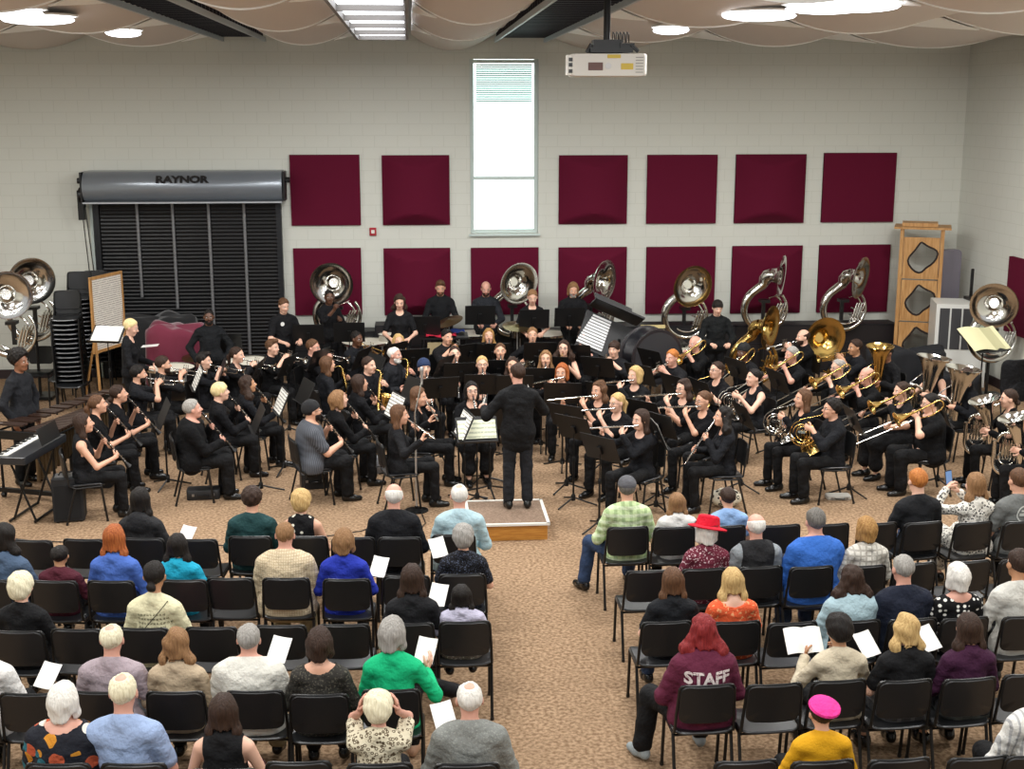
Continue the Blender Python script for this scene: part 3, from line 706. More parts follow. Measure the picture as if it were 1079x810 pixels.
def _stand():
    desk = MB().plate(.50, .34, .006, .012, None, T(0, 0, 0)).slab(lambda u, v: ((u-.5)*.50, -.045+.045*v, -.17), 1, 1, (0, 0, .005))
    desk.box((0, .018, -.02), (.05, .03, .10))
    pole = MB().tube([(0, 0, .10), (0, 0, .62)], .0125, 8).tube([(0, 0, .55), (0, 0, 1.0)], .008, 8).lathe([(.018, .60), (.018, .66), (.012, .67)], 8)
    base = MB().lathe([(.03, .06), (.028, .12), (.016, .14)], 8)
    legs = [MB().tube([(0, 0, .10), (.14*math.cos(a), .14*math.sin(a), .055), (.29*math.cos(a), .29*math.sin(a), .014)], .011, 6).mesh('leg') for a in (PI/2, PI/2+2.094, PI/2+4.189)]
    return desk.mesh('desk'), pole.mesh('pole'), base.mesh('base'), legs
ST = _stand()
DESKM = mat('black painted steel desk', '0c0c0d', .45)
def stand(label, Mw, h=1.0, tilt=22, sheet=None, group=None, col=DESKM, slabel=None, pole=True):
    """music stand, desk faces local -Y (towards the player sitting at -Y)"""
    r = empty('music_stand', label=label, cat='music stand', group=group); r.matrix_world = Mw
    d = link('desk', ST[0], col, r, (0, 0, h+.06), (math.radians(-tilt), 0, 0))
    link('pole', ST[1], BLACKM, r, scale=(1, 1, h/1.0)); link('base', ST[2], BLACKM, r)
    for l in ST[3]: link('leg', l, BLACKM, r)
    if sheet:
        s = MB().slab(lambda u, v: ((u-.5)*.44, -.004-.012*abs(math.sin(PI*(u*2 % 1)))**.7*.6, -.15+.30*v), 12, 2, (0, .0015, 0)).build('sheet_music', sheet)
        s.matrix_world = Mw @ T(0, -.004, h+.06) @ RX(math.radians(-tilt)) @ T(0, -.004, 0)
        tag(s, slabel, 'sheet music', 'sheet music on the stands')
    return r
SHEET = mat('printed sheet music', 'eeece4', .75, pat='sheet', col2='5a5854', s=150)
PLAIN = mat('white page', 'e8e6de', .75)

# ---------------------------------------------------------------- instruments, origin at the mouthpiece, player faces +Y
def along(p, d, t): return V(p)+V(d)*t
INST = {}
def _flute():
    b = MB(); d = fd; b.tube([d*-.06, d*.62], .0095, 10); b.lathe([(.012, 0), (.013, .02), (.012, .04)], 10, T(d*-.06) @ frame_from(d)); b.ball((0, .0, -.004), (.014, .016, .008), 8)
    k = MB()
    for i in range(12):
        p = d*(.14+i*.036)+V((0, .004, .011)); k.lathe([(0, 0), (.008, 0), (.008, .005), (0, .006)], 8, T(p))
    k.tube([d*.12+V((0, .012, .006)), d*.58+V((0, .012, .006))], .003, 5); return [('tube', b, CHROME), ('keys', k, CHROME)]
def _clar(metal=None):
    b = MB(); F = frame_from(cd)
    b.lathe([(.005, -.015), (.009, .0), (.012, .05), (.013, .07), (.0135, .20), (.0145, .50), (.017, .56), (.026, .60), (.036, .635), (.033, .636), (.018, .60)], 12, F)
    k = MB(); up = V((0, .81, .58))
    for i in range(11):
        p = cd*(.10+i*.042)+up*.015; k.lathe([(0, 0), (.007, 0), (.007, .005), (0, .006)], 7, T(p) @ frame_from(up))
    for s in (-1, 1): k.tube([cd*.12+V((s*.013, 0, 0))+up*.008, cd*.5+V((s*.013, 0, 0))+up*.008], .003, 5)
    for t in (.07, .29, .36, .545): k.lathe([(.0155, -.006), (.017, 0), (.0155, .006)], 12, T(cd*t) @ F)
    return [('body', b, EBONY), ('keys', k, CHROME)]
def _trumpet(m_):
    d = V((0, .985, -.17)).normalized(); F = frame_from(d); up = V((0, .17, .985)).normalized(); x = V((1, 0, 0)); b = MB(); P = lambda a, u, s=0: d*a+up*u+x*s
    b.lathe([(.012, 0), (.008, .012), (.0045, .03), (.005, .08)], 10, F); b.tube([P(.08, 0), P(.36, 0), P(.385, -.012), P(.39, -.03), P(.385, -.05), P(.36, -.06), P(.24, -.06)], .0055, 8)
    b.tube([P(.20, -.06, .01), P(.10, -.06, .01), P(.07, -.05, .01), P(.06, -.03, .01), P(.07, -.01, .012), P(.10, 0, .014), P(.30, 0, .014)], .0058, 8)
    bell = MB().lathe([(.0058, 0), (.008, .06), (.012, .11), (.022, .16), (.040, .19), (.062, .205), (.060, .206), (.036, .19), (.01, .13)], 22, T(P(.30, 0, .014)) @ F)
    v = MB()
    for i in range(3):
        a = P(.18+i*.028, -.075); v.tube([a, a+up*.11], .010, 10); v.tube([a+up*.11, a+up*.145], .003, 6); v.lathe([(0, 0), (.008, 0), (.008, .004), (0, .004)], 8, T(a+up*.145) @ frame_from(up))
    return [('tubing', b, m_), ('bell', bell, m_), ('valves', v, CHROME)]
def _trombone(m_):
    d = V((0, .925, -.38)).normalized(); F = frame_from(d); up = V((0, .38, .925)).normalized(); x = V((1, 0, 0)); P = lambda a, u, s=0: d*a+up*u+x*s
    sl = MB().lathe([(.014, 0), (.009, .015), (.006, .04), (.007, .08)], 10, F)
    sl.tube([P(.07, 0), P(1.0, 0)], .0078, 8); sl.tube([P(1.0, 0), P(1.045, -.012), P(1.065, -.035), P(1.065, -.055), P(1.045, -.078), P(1.0, -.09), P(.10, -.09)], .0078, 8); sl.tube([P(.12, 0), P(.12, -.09)], .005, 6); sl.tube([P(.48, 0), P(.48, -.09)], .005, 6)
    b = MB(); b.tube([P(.10, -.09), P(.06, -.10, -.02), P(-.05, -.09, -.10), P(-.18, -.06, -.115), P(-.225, -.03, -.115), P(-.235, .01, -.115), P(-.22, .045, -.115), P(-.18, .06, -.115), P(.10, .04, -.11)], [.008, .008, .009, .0095, .010, .010, .0105, .011, .014], 10)
    b.tube([P(.04, -.10, -.03), P(.04, .045, -.11)], .0045, 6); b.tube([P(-.08, -.09, -.11), P(-.08, .055, -.113)], .0045, 6)
    bell = MB().lathe([(.014, 0), (.019, .08), (.028, .15), (.045, .21), (.075, .25), (.102, .27), (.100, .273), (.07, .252), (.02, .12)], 26, T(P(.10, .04, -.11)) @ F)
    return [('slide', sl, CHROME if m_ is BRASS else CHROME), ('tubing', b, m_), ('bell', bell, m_)]
def _horn(m_):
    c = V((.04, .23, -.25)); ax = V((-.75, .62, .1)).normalized(); u = V((0, 0, 1)); w = ax.cross(u).normalized(); u = w.cross(ax)
    b = MB(); b.lathe([(.010, 0), (.006, .02), (.004, .05)], 8, frame_from((0, .8, -.6))); 
    b.tube([V((0, .03, -.02)), c+w*.05+u*.165]+arc(c, .155, 75, -250, 26, w, u), [.0045]*2+[.006+.0002*i for i in range(27)], 8)
    b.tube(arc(c+ax*.02, .115, 0, 330, 24, w, u), .007, 8); b.tube(arc(c-ax*.015, .085, 40, 400, 22, w, u), .007, 8)
    for i in range(4): b.tube([c-ax*.01+w*(.03*i-.05)-u*.07, c-ax*.01+w*(.03*i-.05)+u*.05], .006, 6)
    bd = (-w*0+V((.35, -.65, -.68))).normalized(); s = c+w*(-.0)-u*.13
    bell = MB().lathe([(.012, 0), (.02, .06), (.035, .12), (.06, .17), (.105, .215), (.150, .232), (.149, .236), (.10, .22), (.03, .11)], 26, T(c+V((.02, -.02, -.02))) @ frame_from(bd))
    v = MB()
    for i in range(3): v.tube([c+ax*.035+w*(.02+.03*i-.05)+u*.02, c-ax*.02+w*(.02+.03*i-.05)+u*.02], .017, 10)
    return [('tubing', b, m_), ('bell', bell, m_), ('valves', v, CHROME)]
def _sax():
    b = MB(); b.tube([(0, .0, 0), (0, .06, .012), (.0, .10, .0), (.01, .125, -.04)], [.008, .009, .010, .011], 10)
    b.tube([(.01, .125, -.04), (.06, .14, -.22), (.12, .16, -.46), (.135, .18, -.53), (.14, .22, -.565), (.142, .265, -.55), (.14, .29, -.49), (.135, .30, -.42)], [.012, .018, .027, .031, .034, .037, .041, .045], 12)
    bell = MB().lathe([(.045, 0), (.050, .06), (.060, .10), (.078, .13), (.076, .133), (.055, .10), (.04, .02)], 22, T(.135, .30, -.42) @ frame_from((-.02, .2, 1)))
    k = MB()
    for i in range(9):
        t = i/8; p = V((.01, .125, -.04)).lerp(V((.12, .16, -.46)), t); k.lathe([(0, 0), (.011+.006*t, 0), (.011+.006*t, .006), (0, .008)], 9, T(p+V((-.005, .022+.012*t, .0))) @ frame_from((0, 1, .25)))
    k.tube([(.035, .115, -.08), (.14, .15, -.46)], .0035, 6); k.tube([(-.01, .12, -.08), (.085, .15, -.44)], .0035, 6)
    mp = MB().tube([(0, -.015, -.004), (0, .03, .004)], [.006, .011], 8)
    return [('body', b, BRASS), ('bell', bell, BRASS), ('keys', k, BRASS), ('mouthpiece', mp, EBONY)]
def _low(m_, S, bellup, lean):
    """upright valved brass: S scales the coil, bell points up"""
    b = MB(); c = V((0, .23+.02*S, -.30*S-.04)); w = V((.45, .89, 0)).normalized(); u = V((0, 0, 1)); n = V((-w.y, w.x, 0)); r = .14*S
    Q = lambda a, d, z: c+w*a*S+n*d*S+u*z*S
    b.lathe([(.013, 0), (.008, .015), (.006, .05)], 8, frame_from((0, .9, -.3))); b.tube([(0, .04, -.02), (.0, .11, -.04), Q(.02, -.03, .20), Q(.05, -.03, .05)], .007*S**.5, 8)
    h = .17*S
    path = [c-w*r+u*h*.2, c-w*r-u*h*.2, c-w*r-u*h*.8]+arc(c-u*h*.9, r, 180, 360, 10, w, u)+[c+w*r+u*h*.5]+arc(c+u*h*.5, r*.78, 0, 170, 8, w, u)+[Q(-.10, .01, -.05)]
    rad = [.044*S, .042*S, .038*S]+[.036*S-.001*i*S for i in range(11)]+[.022*S]+[.02*S-.0008*i*S for i in range(9)]+[.012*S]
    b.tube(path, rad, 12); b.tube(arc(c-u*h*.55, r*.62, 150, 400, 14, w, u), .010*S, 8)
    for i in range(4): b.tube([Q(-.04+.034*i, -.05, .10), Q(-.04+.034*i, -.05, -.12), Q(-.03+.034*i, -.055, -.14), Q(-.015+.034*i, -.05, -.12), Q(-.015+.034*i, -.045, .05)], .007*S, 6)
    BL = bellup+.22*S; bell = MB().lathe([((.044+.05*t+.084*t**5)*S, BL*t) for t in (0, .12, .25, .38, .5, .62, .72, .8, .87, .93, .97, 1)]+[(.175*S, BL+.004), (.13*S, BL*.93), (.08*S, BL*.75), (.05*S, BL*.4)], 28, T(path[0]) @ frame_from((-.05, lean, 1)))
    v = MB()
    for i in range(4): v.tube([Q(-.06+.036*i, -.075, -.08), Q(-.06+.036*i, -.075, .06)], .016*S, 10); v.tube([Q(-.06+.036*i, -.075, .06), Q(-.06+.036*i, -.075, .10)], .005*S, 6)
    return [('tubing', b, m_), ('bell', bell, m_), ('valves', v, CHROME)]
BUILD_I = {'flute': _flute, 'clarinet': _clar, 'trumpet': lambda: _trumpet(CHROME), 'trumpetb': lambda: _trumpet(BRASS), 'trombone': lambda: _trombone(BRASS), 'horn': lambda: _horn(CHROME), 'hornb': lambda: _horn(BRASS),
           'sax': _sax, 'euph': lambda: _low(CHROME, 1.05, .17, .30), 'euphb': lambda: _low(BRASS, 1.15, .30, .05), 'tuba': lambda: _low(CHROME, 1.38, .32, -.12), 'tubab': lambda: _low(BRASS, 1.35, .34, -.1)}
KIND = {'flute': 'flute', 'clarinet': 'clarinet', 'trumpet': 'trumpet', 'trumpetb': 'trumpet', 'trombone': 'trombone', 'horn': 'french_horn', 'hornb': 'french_horn', 'sax': 'saxophone', 'euph': 'euphonium', 'euphb': 'euphonium', 'tuba': 'tuba', 'tubab': 'tuba'}
def instrument(kind, label, Mw):
    if kind not in INST: INST[kind] = [(n, b.mesh(n), m_) for n, b, m_ in BUILD_I[kind]()]
    r = empty(KIND[kind], label=label, cat=KIND[kind].replace('_', ' ')); r.matrix_world = Mw
    for n, me, m_ in INST[kind]: link(n, me, m_, r)
    return r
def _sousa():
    b = MB(); R = .38
    pts = arc((0, 0, 0), R, 40, -235, 34); rad = [.024+.050*(i/34)**1.2 for i in range(35)]
    pts += [V((-.12, -.005, .39)), V((-.06, -.01, .43)), V((-.04, -.015, .47))]; rad += [.078, .082, .086]
    b.tube(pts, rad, 14)
    b.tube([(.20, -.05, .27), (.12, -.12, .24), (.02, -.16, .22)], .010, 8); b.lathe([(.014, 0), (.008, .02)], 8, T(.02, -.16, .22) @ frame_from((1, .2, 0)))
    b.tube(arc((.02, -.02, 0), R-.10, 60, -130, 20), .017, 8)
    v = MB()
    for i in range(3):
        v.tube([(.13+.045*i, -.07, -.16), (.19+.045*i, -.07, .04)], .022, 10); v.tube([(.19+.045*i, -.07, .04), (.202+.045*i, -.07, .08)], .007, 6)
        v.tube([(.10+.05*i, -.03, -.24+.02*i), (.22+.05*i, -.03, .10), (.26+.05*i, -.03, .10), (.15+.05*i, -.03, -.26+.02*i)], .012, 6)
    v.tube([(.10, -.05, .02), (.33, -.05, -.08)], .012, 6); v.tube([(.08, -.05, -.10), (.30, -.05, -.20)], .012, 6)
    bell = MB().tube([(0, .0, -.02), (0, -.005, .05), (0, -.04, .10), (0, -.10, .115)], [.088, .098, .104, .105], 16)
    bell.lathe([(.105, 0), (.108, .03), (.125, .07), (.165, .11), (.23, .145), (.30, .165), (.335, .168), (.338, .175), (.30, .173), (.22, .155), (.14, .115), (.09, .05), (.06, -.02), (.0, -.05)], 36, T(0, -.10, .115) @ RX(PI/2+.08))
    return b.mesh('body_tube'), v.mesh('valves'), bell.mesh('bell')
SO = _sousa()
def sousaphone(label, Mw, bell_yaw=0, bell_pitch=0, m_=CHROME, tilt=0):
    r = empty('sousaphone', label=label, cat='sousaphone', group=None); r.matrix_world = Mw
    b = link('body_tube', SO[0], m_, r); link('valves', SO[1], m_, r)
    link('bell', SO[2], m_, r, (-.04, -.015, .48), (math.radians(bell_pitch), 0, math.radians(bell_yaw)), 1.10); return r
def sousa_rest(label, Mw, h):
    r = MB(); r.box((0, .0, .03), (.5, .45, .05)); r.tube([(0, .02, .05), (0, .02, h-.30)], .025, 8); r.box((0, 0, h-.33), (.26, .18, .05)); r.box((-.0, .06, h-.05), (.06, .05, .36)); r.box((0, .0, h+.13), (.16, .20, .05))
    o = r.build('sousaphone_stand', BLACKP); o.matrix_world = Mw; return tag(o, label, 'instrument stand')
# ---------------------------------------------------------------- the room
YW = 23.1; XR = 9.95; XL = -9.6; ZC = 6.7
def struct(o): o['kind'] = 'structure'; return o
WALLM = mat('painted concrete block', 'cfd0c7', .85, pat='block', col2='c6c7bd', s=1)
WALLS = mat('painted concrete block side', 'cfd0c7', .85, pat='block', col2='c6c7bd', s=-1)
CARPET = mat('speckled brown carpet', 'a98e72', .95, pat='carpet', col2='745c46', col3='8a7159', s=30, spec=.1, bump=120)
struct(MB().box((.2, 10.5, -.05), (20.4, 26.2, .1)).build('floor', CARPET))
# window opening in the back wall
wx0, wx1 = at_Y(496, 247, YW).x, at_Y(567, 247, YW).x; wz0, wz1 = at_Y(530, 246, YW).z, at_Y(530, 62, YW).z
w = MB(); th = .3
w.box(((XL-.2+wx0)/2, YW+th/2, ZC/2), (wx0-XL+.2, th, ZC)); w.box(((XR+.2+wx1)/2, YW+th/2, ZC/2), (XR+.2-wx1, th, ZC))
w.box(((wx0+wx1)/2, YW+th/2, wz0/2), (wx1-wx0, th, wz0)); w.box(((wx0+wx1)/2, YW+th/2, (wz1+ZC)/2), (wx1-wx0, th, ZC-wz1))
struct(w.build('wall_back', WALLM))
struct(MB().box((XR+.1, 10.5, ZC/2), (.2, 26, ZC)).build('wall_right', WALLS)); struct(MB().box((XL-.1, 10.5, ZC/2), (.2, 26, ZC)).build('wall_left', WALLS))
struct(MB().box((.2, 10.5, ZC+.05), (20.4, 26.2, .1)).build('ceiling', mat('dark roof deck', '4a4644', .9)))
BB = mat('dark rubber base', '2a1c1e', .6)
struct(MB().box(((XL+XR)/2, YW-.01, .08), (XR-XL, .02, .16)).build('baseboard_back', BB)); struct(MB().box((XR-.01, 10.5, .08), (.02, 25, .16)).build('baseboard_right', BB))
# window: frame, mullion, two panes, blind above, bright sky outside
wr = struct(empty('window_1', ((wx0+wx1)/2, YW+.12, 0))); cx = 0; ww = wx1-wx0
WF = mat('pale aluminium window frame', 'c4d0cc', .5)
f = MB(); zs = at_Y(530, 188, YW).z
for s in (-1, 1): f.box((s*(ww/2-.035), 0, (wz0+wz1)/2), (.07, .08, wz1-wz0))
for z in (wz0+.04, zs, wz1-.04): f.box((0, 0, z), (ww-.142, .076, .06))
f.build('window_frame', WF, wr)
MB().box((0, -.12, wz0-.02), (ww+.06, .16, .03)).build('window_sill', WF, wr)
gl = mat('window glass', 'eefaf8', .02, trans=1)
for a, b_, nm in ((wz0+.07, zs-.03, 'lower'), (zs+.03, wz1-.07, 'upper')): MB().box((0, .01, (a+b_)/2), (ww-.14, .006, b_-a)).build('glass_pane', gl, wr)
bl = MB()
for i in range(18): bl.box((-.0, -.03, wz1-.10-i*.036), (ww-.22, .004, .030), RX(.35))
bl.build('blind', mat('pale blind slats', 'd4f4ee', .6), wr)
struct(MB().box(((wx0+wx1)/2, YW+1.6, 4), (5, .05, 6)).build('outside_sky', mat('overcast sky light', 'f2ffff', 1, emit=2.4)))

# acoustic wall panels
MAR = mat('maroon woven panel fabric', '590e28', .85, spec=.15); n = 0
def bigpanel(x0, y0, x1, y1, curved, label, wall='b'):
    a = at_Y(x0, y0, YW); b = at_Y(x1, y1, YW); w_, h_ = b.x-a.x, a.z-b.z; c = V(((a.x+b.x)/2, YW, (a.z+b.z)/2))
    mb = MB()
    def fn(u, v):
        X = (u-.5)*w_; Z = (v-.5)*h_
        if not curved: return (X, -.055+.02*max(abs(u-.5), abs(v-.5))**8*256*.4, Z)
        bulge = .21*(1-(2*u-1)**2); e = min(1, (1-v)*h_/.42*1.0, v*h_/.30)
        return (X, -.04-min(bulge, 1.1*(1-v)*h_+.0, 1.1*v*h_), Z)
    mb.slab(fn, 24, 24, (0, .035, 0)); mb.box((0, -.022, 0), (w_, .04, h_))
    o = mb.build('sound_absorber', MAR, None, c); tag(o, label, 'acoustic panel', 'maroon acoustic panels on the back wall')
top = [(305, 163, 380.5, 237, 0, 'flat maroon acoustic panel just right of the roll-up door, upper row'), (402, 163.5, 474, 236.5, 1, 'curved maroon acoustic panel above the red fire alarm, left of the window'),
       (589, 163.5, 660, 235.5, 1, 'curved maroon acoustic panel immediately right of the window, upper row'), (682, 163, 753.5, 235, 0, 'flat maroon panel second from the window, upper row'),
       (775.5, 162.5, 846, 234.5, 1, 'curved maroon panel between two flat ones, upper row'), (868, 161, 940, 233.5, 0, 'flat maroon panel at the far right of the upper row')]
bot = [(309, 261.5, 382, 331, 0, 'flat maroon panel behind the sousaphone nearest the roll-up door'), (404, 261.5, 475, 331, 1, 'curved maroon panel behind the standing woman and bearded man'), (496, 261, 567, 330.5, 0, 'flat maroon panel directly below the window'),
       (588.5, 260.5, 659, 330, 1, 'curved maroon panel behind the long-haired bearded man'), (681, 260, 751.5, 329.5, 0, 'flat maroon panel behind the sousaphone facing the camera by the bass drum'), (771.5, 259, 842, 329, 1, 'curved maroon panel behind the first side-on sousaphone'), (863, 258, 933.5, 328, 0, 'flat maroon panel behind the sousaphone nearest the wooden rack')]
for t in top+bot: bigpanel(*t)
a = at_Y(-62, 258, YW); b = at_Y(1.5, 330, YW)
tag(MB().box(((a.x+b.x)/2, YW-.04, (a.z+b.z)/2), (b.x-a.x, .07, a.z-b.z)).build('sound_absorber', MAR), 'maroon panel edge cut off by the left frame, behind the sousaphone bells', 'acoustic panel', 'maroon acoustic panels on the back wall')
p1 = V((XR-.04, 20.2, 1.65)); tag(MB().box(p1, (.07, 1.2, 1.25)).build('sound_absorber', MAR), 'maroon panel on the side wall at the right frame edge', 'acoustic panel', 'maroon acoustic panels on the back wall')
# fire alarm
c = at_Y(393, 244, YW-.02); fa = empty('fire_alarm', c, 0, 'small red fire alarm strobe between the two panel rows', 'fire alarm')
RED = mat('red alarm plastic', 'a8182a', .4); MB().plate(.12, .14, .05, .01).build('housing', RED, fa); MB().plate(.06, .06, .03, .01, None, T(0, -.03, 0)).build('strobe_lens', WHITE, fa)

# roll-up door
dx0, dx1 = at_Y(108, 300, YW).x, at_Y(297, 300, YW).x; dw = dx1-dx0; dc = (dx0+dx1)/2; dzt = at_Y(200, 211, YW).z; hz1 = at_Y(200, 179, YW).z
dr = struct(empty('door_1', (dc, YW, 0)))
SLATM = mat('black door slats', '0a0a0c', .4, spec=.3); GUID = mat('dark steel guide', '26272a', .4, .5)
def slatsfn(u, v): return ((u-.5)*(dw-.1), -.07-.010*abs(math.sin(v*dzt/.065*PI/1)), v*dzt)
MB().grid(lambda u, v: slatsfn(u, v), 1, 320).build('door_slats', SLATM, dr, sharp=60)
g = MB()
for s in (-1, 1): g.box((s*(dw/2), -.07, dzt/2), (.09, .14, dzt))
g.build('guide', GUID, dr)
for i, px in enumerate((148, 185, 222.5, 259.5)):
    X = at_Y(px, 260, YW).x-dc; zb = at_Y(px, (312, 324, 368, 372)[i], YW).z
    MB().tube([(X, -.11, dzt), (X, -.11, max(zb, .1))], .028, 8).build('wind_strut', mat('grey steel strut', '7a7a7c', .45, .4), dr)
hd = MB(); hw = dw+.22; rr = (hz1-dzt)/2
hd.lathe([(0.001, -hw/2), (rr*.98, -hw/2), (rr, -hw/2+.01), (rr, hw/2-.01), (rr*.98, hw/2), (0.001, hw/2)], 36, T(0, -.30, dzt+rr) @ RY(PI/2)); hd.box((0, -.15, dzt+rr), (hw, .30, rr*2))
hd.build('hood', mat('grey galvanised hood', '7d838a', .28, .35), dr)
MB().box((0, -.32, dzt-.0), (hw, .50, .025)).build('hood_lip', mat('pale steel lip', 'a8acb0', .4, .5), dr)
me = text_mesh('RAYNOR', .17, .004, .008); o = link('lettering', me, mat('black lettering', '141416', .4), dr, (0, -.31-rr*.93, dzt+rr*1.48), (math.radians(90-28), 0, 0), (1.25, 1, 1))
br = MB()
for s in (-1, 1): br.box((s*(hw/2+.03), -.28, dzt+rr), (.03, .42, rr*1.9)); br.lathe([(0, 0), (.05, 0), (.05, .09), (0, .09)], 12, T(s*(hw/2+.03), -.30, dzt+rr+.1) @ RY(s*PI/2))
br.build('bracket', BLACKM, dr)
hs = MB().box((-hw/2-.09, -.25, dzt-.05), (.10, .16, .50)); hs.lathe([(0, -.03), (.13, -.03), (.13, .03), (0, .03)], 18, T(-hw/2-.07, -.30, dzt+.12) @ RY(PI/2)); hs.build('chain_hoist', BLACKM, dr)
MB().tube([(-hw/2-.08, -.30, dzt-.1), (-hw/2+.0, -.32, 1.5), (-hw/2+.05, -.32, .9)], .010, 5).tube([(-hw/2-.02, -.30, dzt-.1), (-hw/2+.08, -.32, 1.5), (-hw/2+.10, -.32, .9)], .010, 5).build('pull_chain', mat('dark chain', '2a2622', .5), dr)
struct(MB().box((dx0-.10, YW-.03, dzt/2), (.05, .06, dzt)).build('trim_1', WF))

# ceiling clouds
UND = mat('beige acoustic cloud', 'cfc5bc', .7); LIP = mat('lit white cloud edge', 'f8f8f4', .6)  # white of lips and wings puts the light they catch into the colour
cols = [(XL+.1, -7.4), (-7.3, -5.3), (-5.2, -3.15), (-2.35, -.82), (.06, 1.45), (2.4, 4.55), (4.65, 6.9), (7.0, XR-.1)]
k = 0
for ci, (x0, x1) in enumerate(cols):
    for ri in range(6):
        y0 = 11.6+ri*1.95+(ci % 3)*.35-.5; y1 = min(y0+1.95, YW-.05)
        if y1-y0 < .5: continue
        sg = .24; zb = 5.86; B = (ri+ci//2) % 2 == 0
        def fn(u, v, x0=x0, x1=x1, y0=y0, y1=y1, B=B):
            s = 1-(2*u-1)**2; return (x0+(x1-x0)*u, y0+(y1-y0)*v, 5.90-.27*s*((1-v) if B else v)-.03*math.sin(PI*v))
        rt = empty('acoustic_cloud', label='beige ceiling cloud panel with a curved edge coloured lit white', cat='ceiling panel', group='curved acoustic clouds under the ceiling')
        MB().slab(fn, 16, 6, (0, 0, .03)).build('panel', UND, rt)
        MB().slab(lambda u, v: V(fn(u, 0))+V((0, -.02, -.015+(.15 if B else .06)*v)), 16, 1, (0, .014, 0)).build('edge_lip', LIP, rt)
        if B:
            gs = MB(); inner = 1 if x0 < 0 else 0
            gs.slab(lambda u, v: V(fn((1-.20*u*(1-v)**.6) if inner else .20*u*(1-v)**.6, .02+.9*v))+V((0, 0, -.035)), 6, 8, (0, 0, .012)); gs.build('corner_wing', LIP, rt)
        k += 1
GRM = mat('dark grille blade', '2c2a30', .4, .4); GRB = mat('pale grille blade', 'a8b0b4', .5)
for x0, x1, lb in ((-3.1, -2.4, 'dark slatted ceiling grille running back on the left of the light strip'), (1.5, 2.35, 'dark slatted ceiling grille beside the projector pole')):
    rt = empty('ceiling_grille', label=lb, cat='ceiling grille'); g = MB(); e = MB()
    for i in range(40): g.box(((x0+x1)/2, 11+i*.3, 5.90), (x1-x0, .03, .14))
    for X in (x0, x1): e.box((X, 17, 5.80), (.035, 12, .07))
    g.build('blades', GRM, rt); e.build('edge_rail', GRB, rt)
    q = MB().box(((x0+x1)/2, 17, 6.5), (x1-x0, 12, .02)).build('backing', mat('dark plenum', '1c1a20', .9), rt)
LIGHTM = mat('fluorescent diffuser', 'f4f8ff', .6, emit=3.5)
rt = empty('strip_light', label='long glowing fluorescent strip fixture with cross bars on the ceiling', cat='ceiling light'); f = MB(); g = MB()
for i in range(6): MB().box((-.39, 12.2+i*1.65, 5.80), (.70, 1.60, .03)).build('diffuser', LIGHTM, rt)
for i in range(7): f.box((-.39, 11.35+i*1.65, 5.77), (.78, .09, .10))
for X in (-.78, .0): f.box((X, 16.3, 5.77), (.04, 9.9, .10))
f.build('frame', mat('grey fixture frame', '74706c', .6), rt)
spots = [(4, 14), (40, 21), (130, 35), (905, 7), (870, 9), (800, 17), (707, 32), (418, 1)]
for x, y in spots[:-1]:
    c = at_z(x, y, 5.70); r_ = empty('ceiling_light', c, 0, 'bright lens-shaped light in a gap between ceiling clouds', 'ceiling light', 'lens-shaped lights between the clouds')
    s = .42 if y < 25 else .24
    MB().ball((0, 0, 0), (s, .35, .055), 16).build('lens', LIGHTM, r_); MB().ball((0, .02, .05), (s*1.12, .4, .04), 14).build('housing', LIP, r_)
    MB().tube([(0, 0, .08), (0, 0, ZC-c.z)], .01, 6).build('hanger', BLACKM, r_)

# projector
pc = at_z(639, 69, 5.05); d = 13.0
pc = at_Y(639, 69, 13.2); pr = empty('projector', pc, math.radians(-2), 'white ceiling projector hanging from a black pole', 'projector')
s_ = 1.0; pw = .74
MB().plate(pw, .22, .50, .03, None, None, .02).build('case', mat('off-white projector case', 'd8d4cc', .5), pr)
v = MB()
for i in range(6): v.box((pw/2-.075+.0, -.252, -.07+i*.028), (.075, .006, .008))
for i in range(7): v.box((-.31, -.252, 0), (.001, .001, .001))
v.build('vent_grille', mat('grey vent', '8e8c86', .5), pr)
MB().plate(.145, .075, .006, .004, None, T(-.135, -.253, -.015)).build('vent_screen', mat('brown vent mesh', '6e5450', .7), pr)
YL = mat('yellow warning sticker', 'd0b44a', .6)
MB().plate(.12, .06, .004, .003, None, T(.175, -.253, -.015)).build('yellow_label', YL, pr); MB().plate(.13, .035, .004, .003, None, T(.045, -.253, .08)).build('yellow_label', YL, pr)
MB().lathe([(.03, 0), (.03, .006), (0, .006)], 16, T(-.01, -.25, -.01) @ RX(PI/2)).build('sensor_cap', mat('pale cap', 'c8c8c8', .3), pr)
MB().box((-pw/2-.01, -.1, -.0), (.05, .26, .19)).build('end_cap', WHITE, pr)
con = MB()
for z in (-.06, 0, .05): con.box((-pw/2-.005, -.236, z), (.04, .01, .035))
con.build('connector', BLACKP, pr)
MB().box((.03, 0, .145), (.42, .36, .05)).box((.0, 0, .20), (.28, .2, .09)).box((.19, -.05, .18), (.14, .16, .06)).tube([(-.16, -.1, .2), (-.21, -.1, .12)], .02, 6).tube([(.22, -.12, .2), (.30, -.12, .13)], .02, 6).build('mount_plate', BLACKM, pr)
MB().tube([(0, 0, .2), (0, 0, ZC-pc.z)], .035, 10).build('pole', BLACKM, pr)
cb = MB()
for i in range(5): cb.tube([(.05+.035*i, -.05, .22), (.055+.035*i, -.05, .32), (.075+.035*i, -.02, .30), (.08+.035*i, 0, .22)], .006, 5)
cb.build('cable_loop', BLACKP, pr)

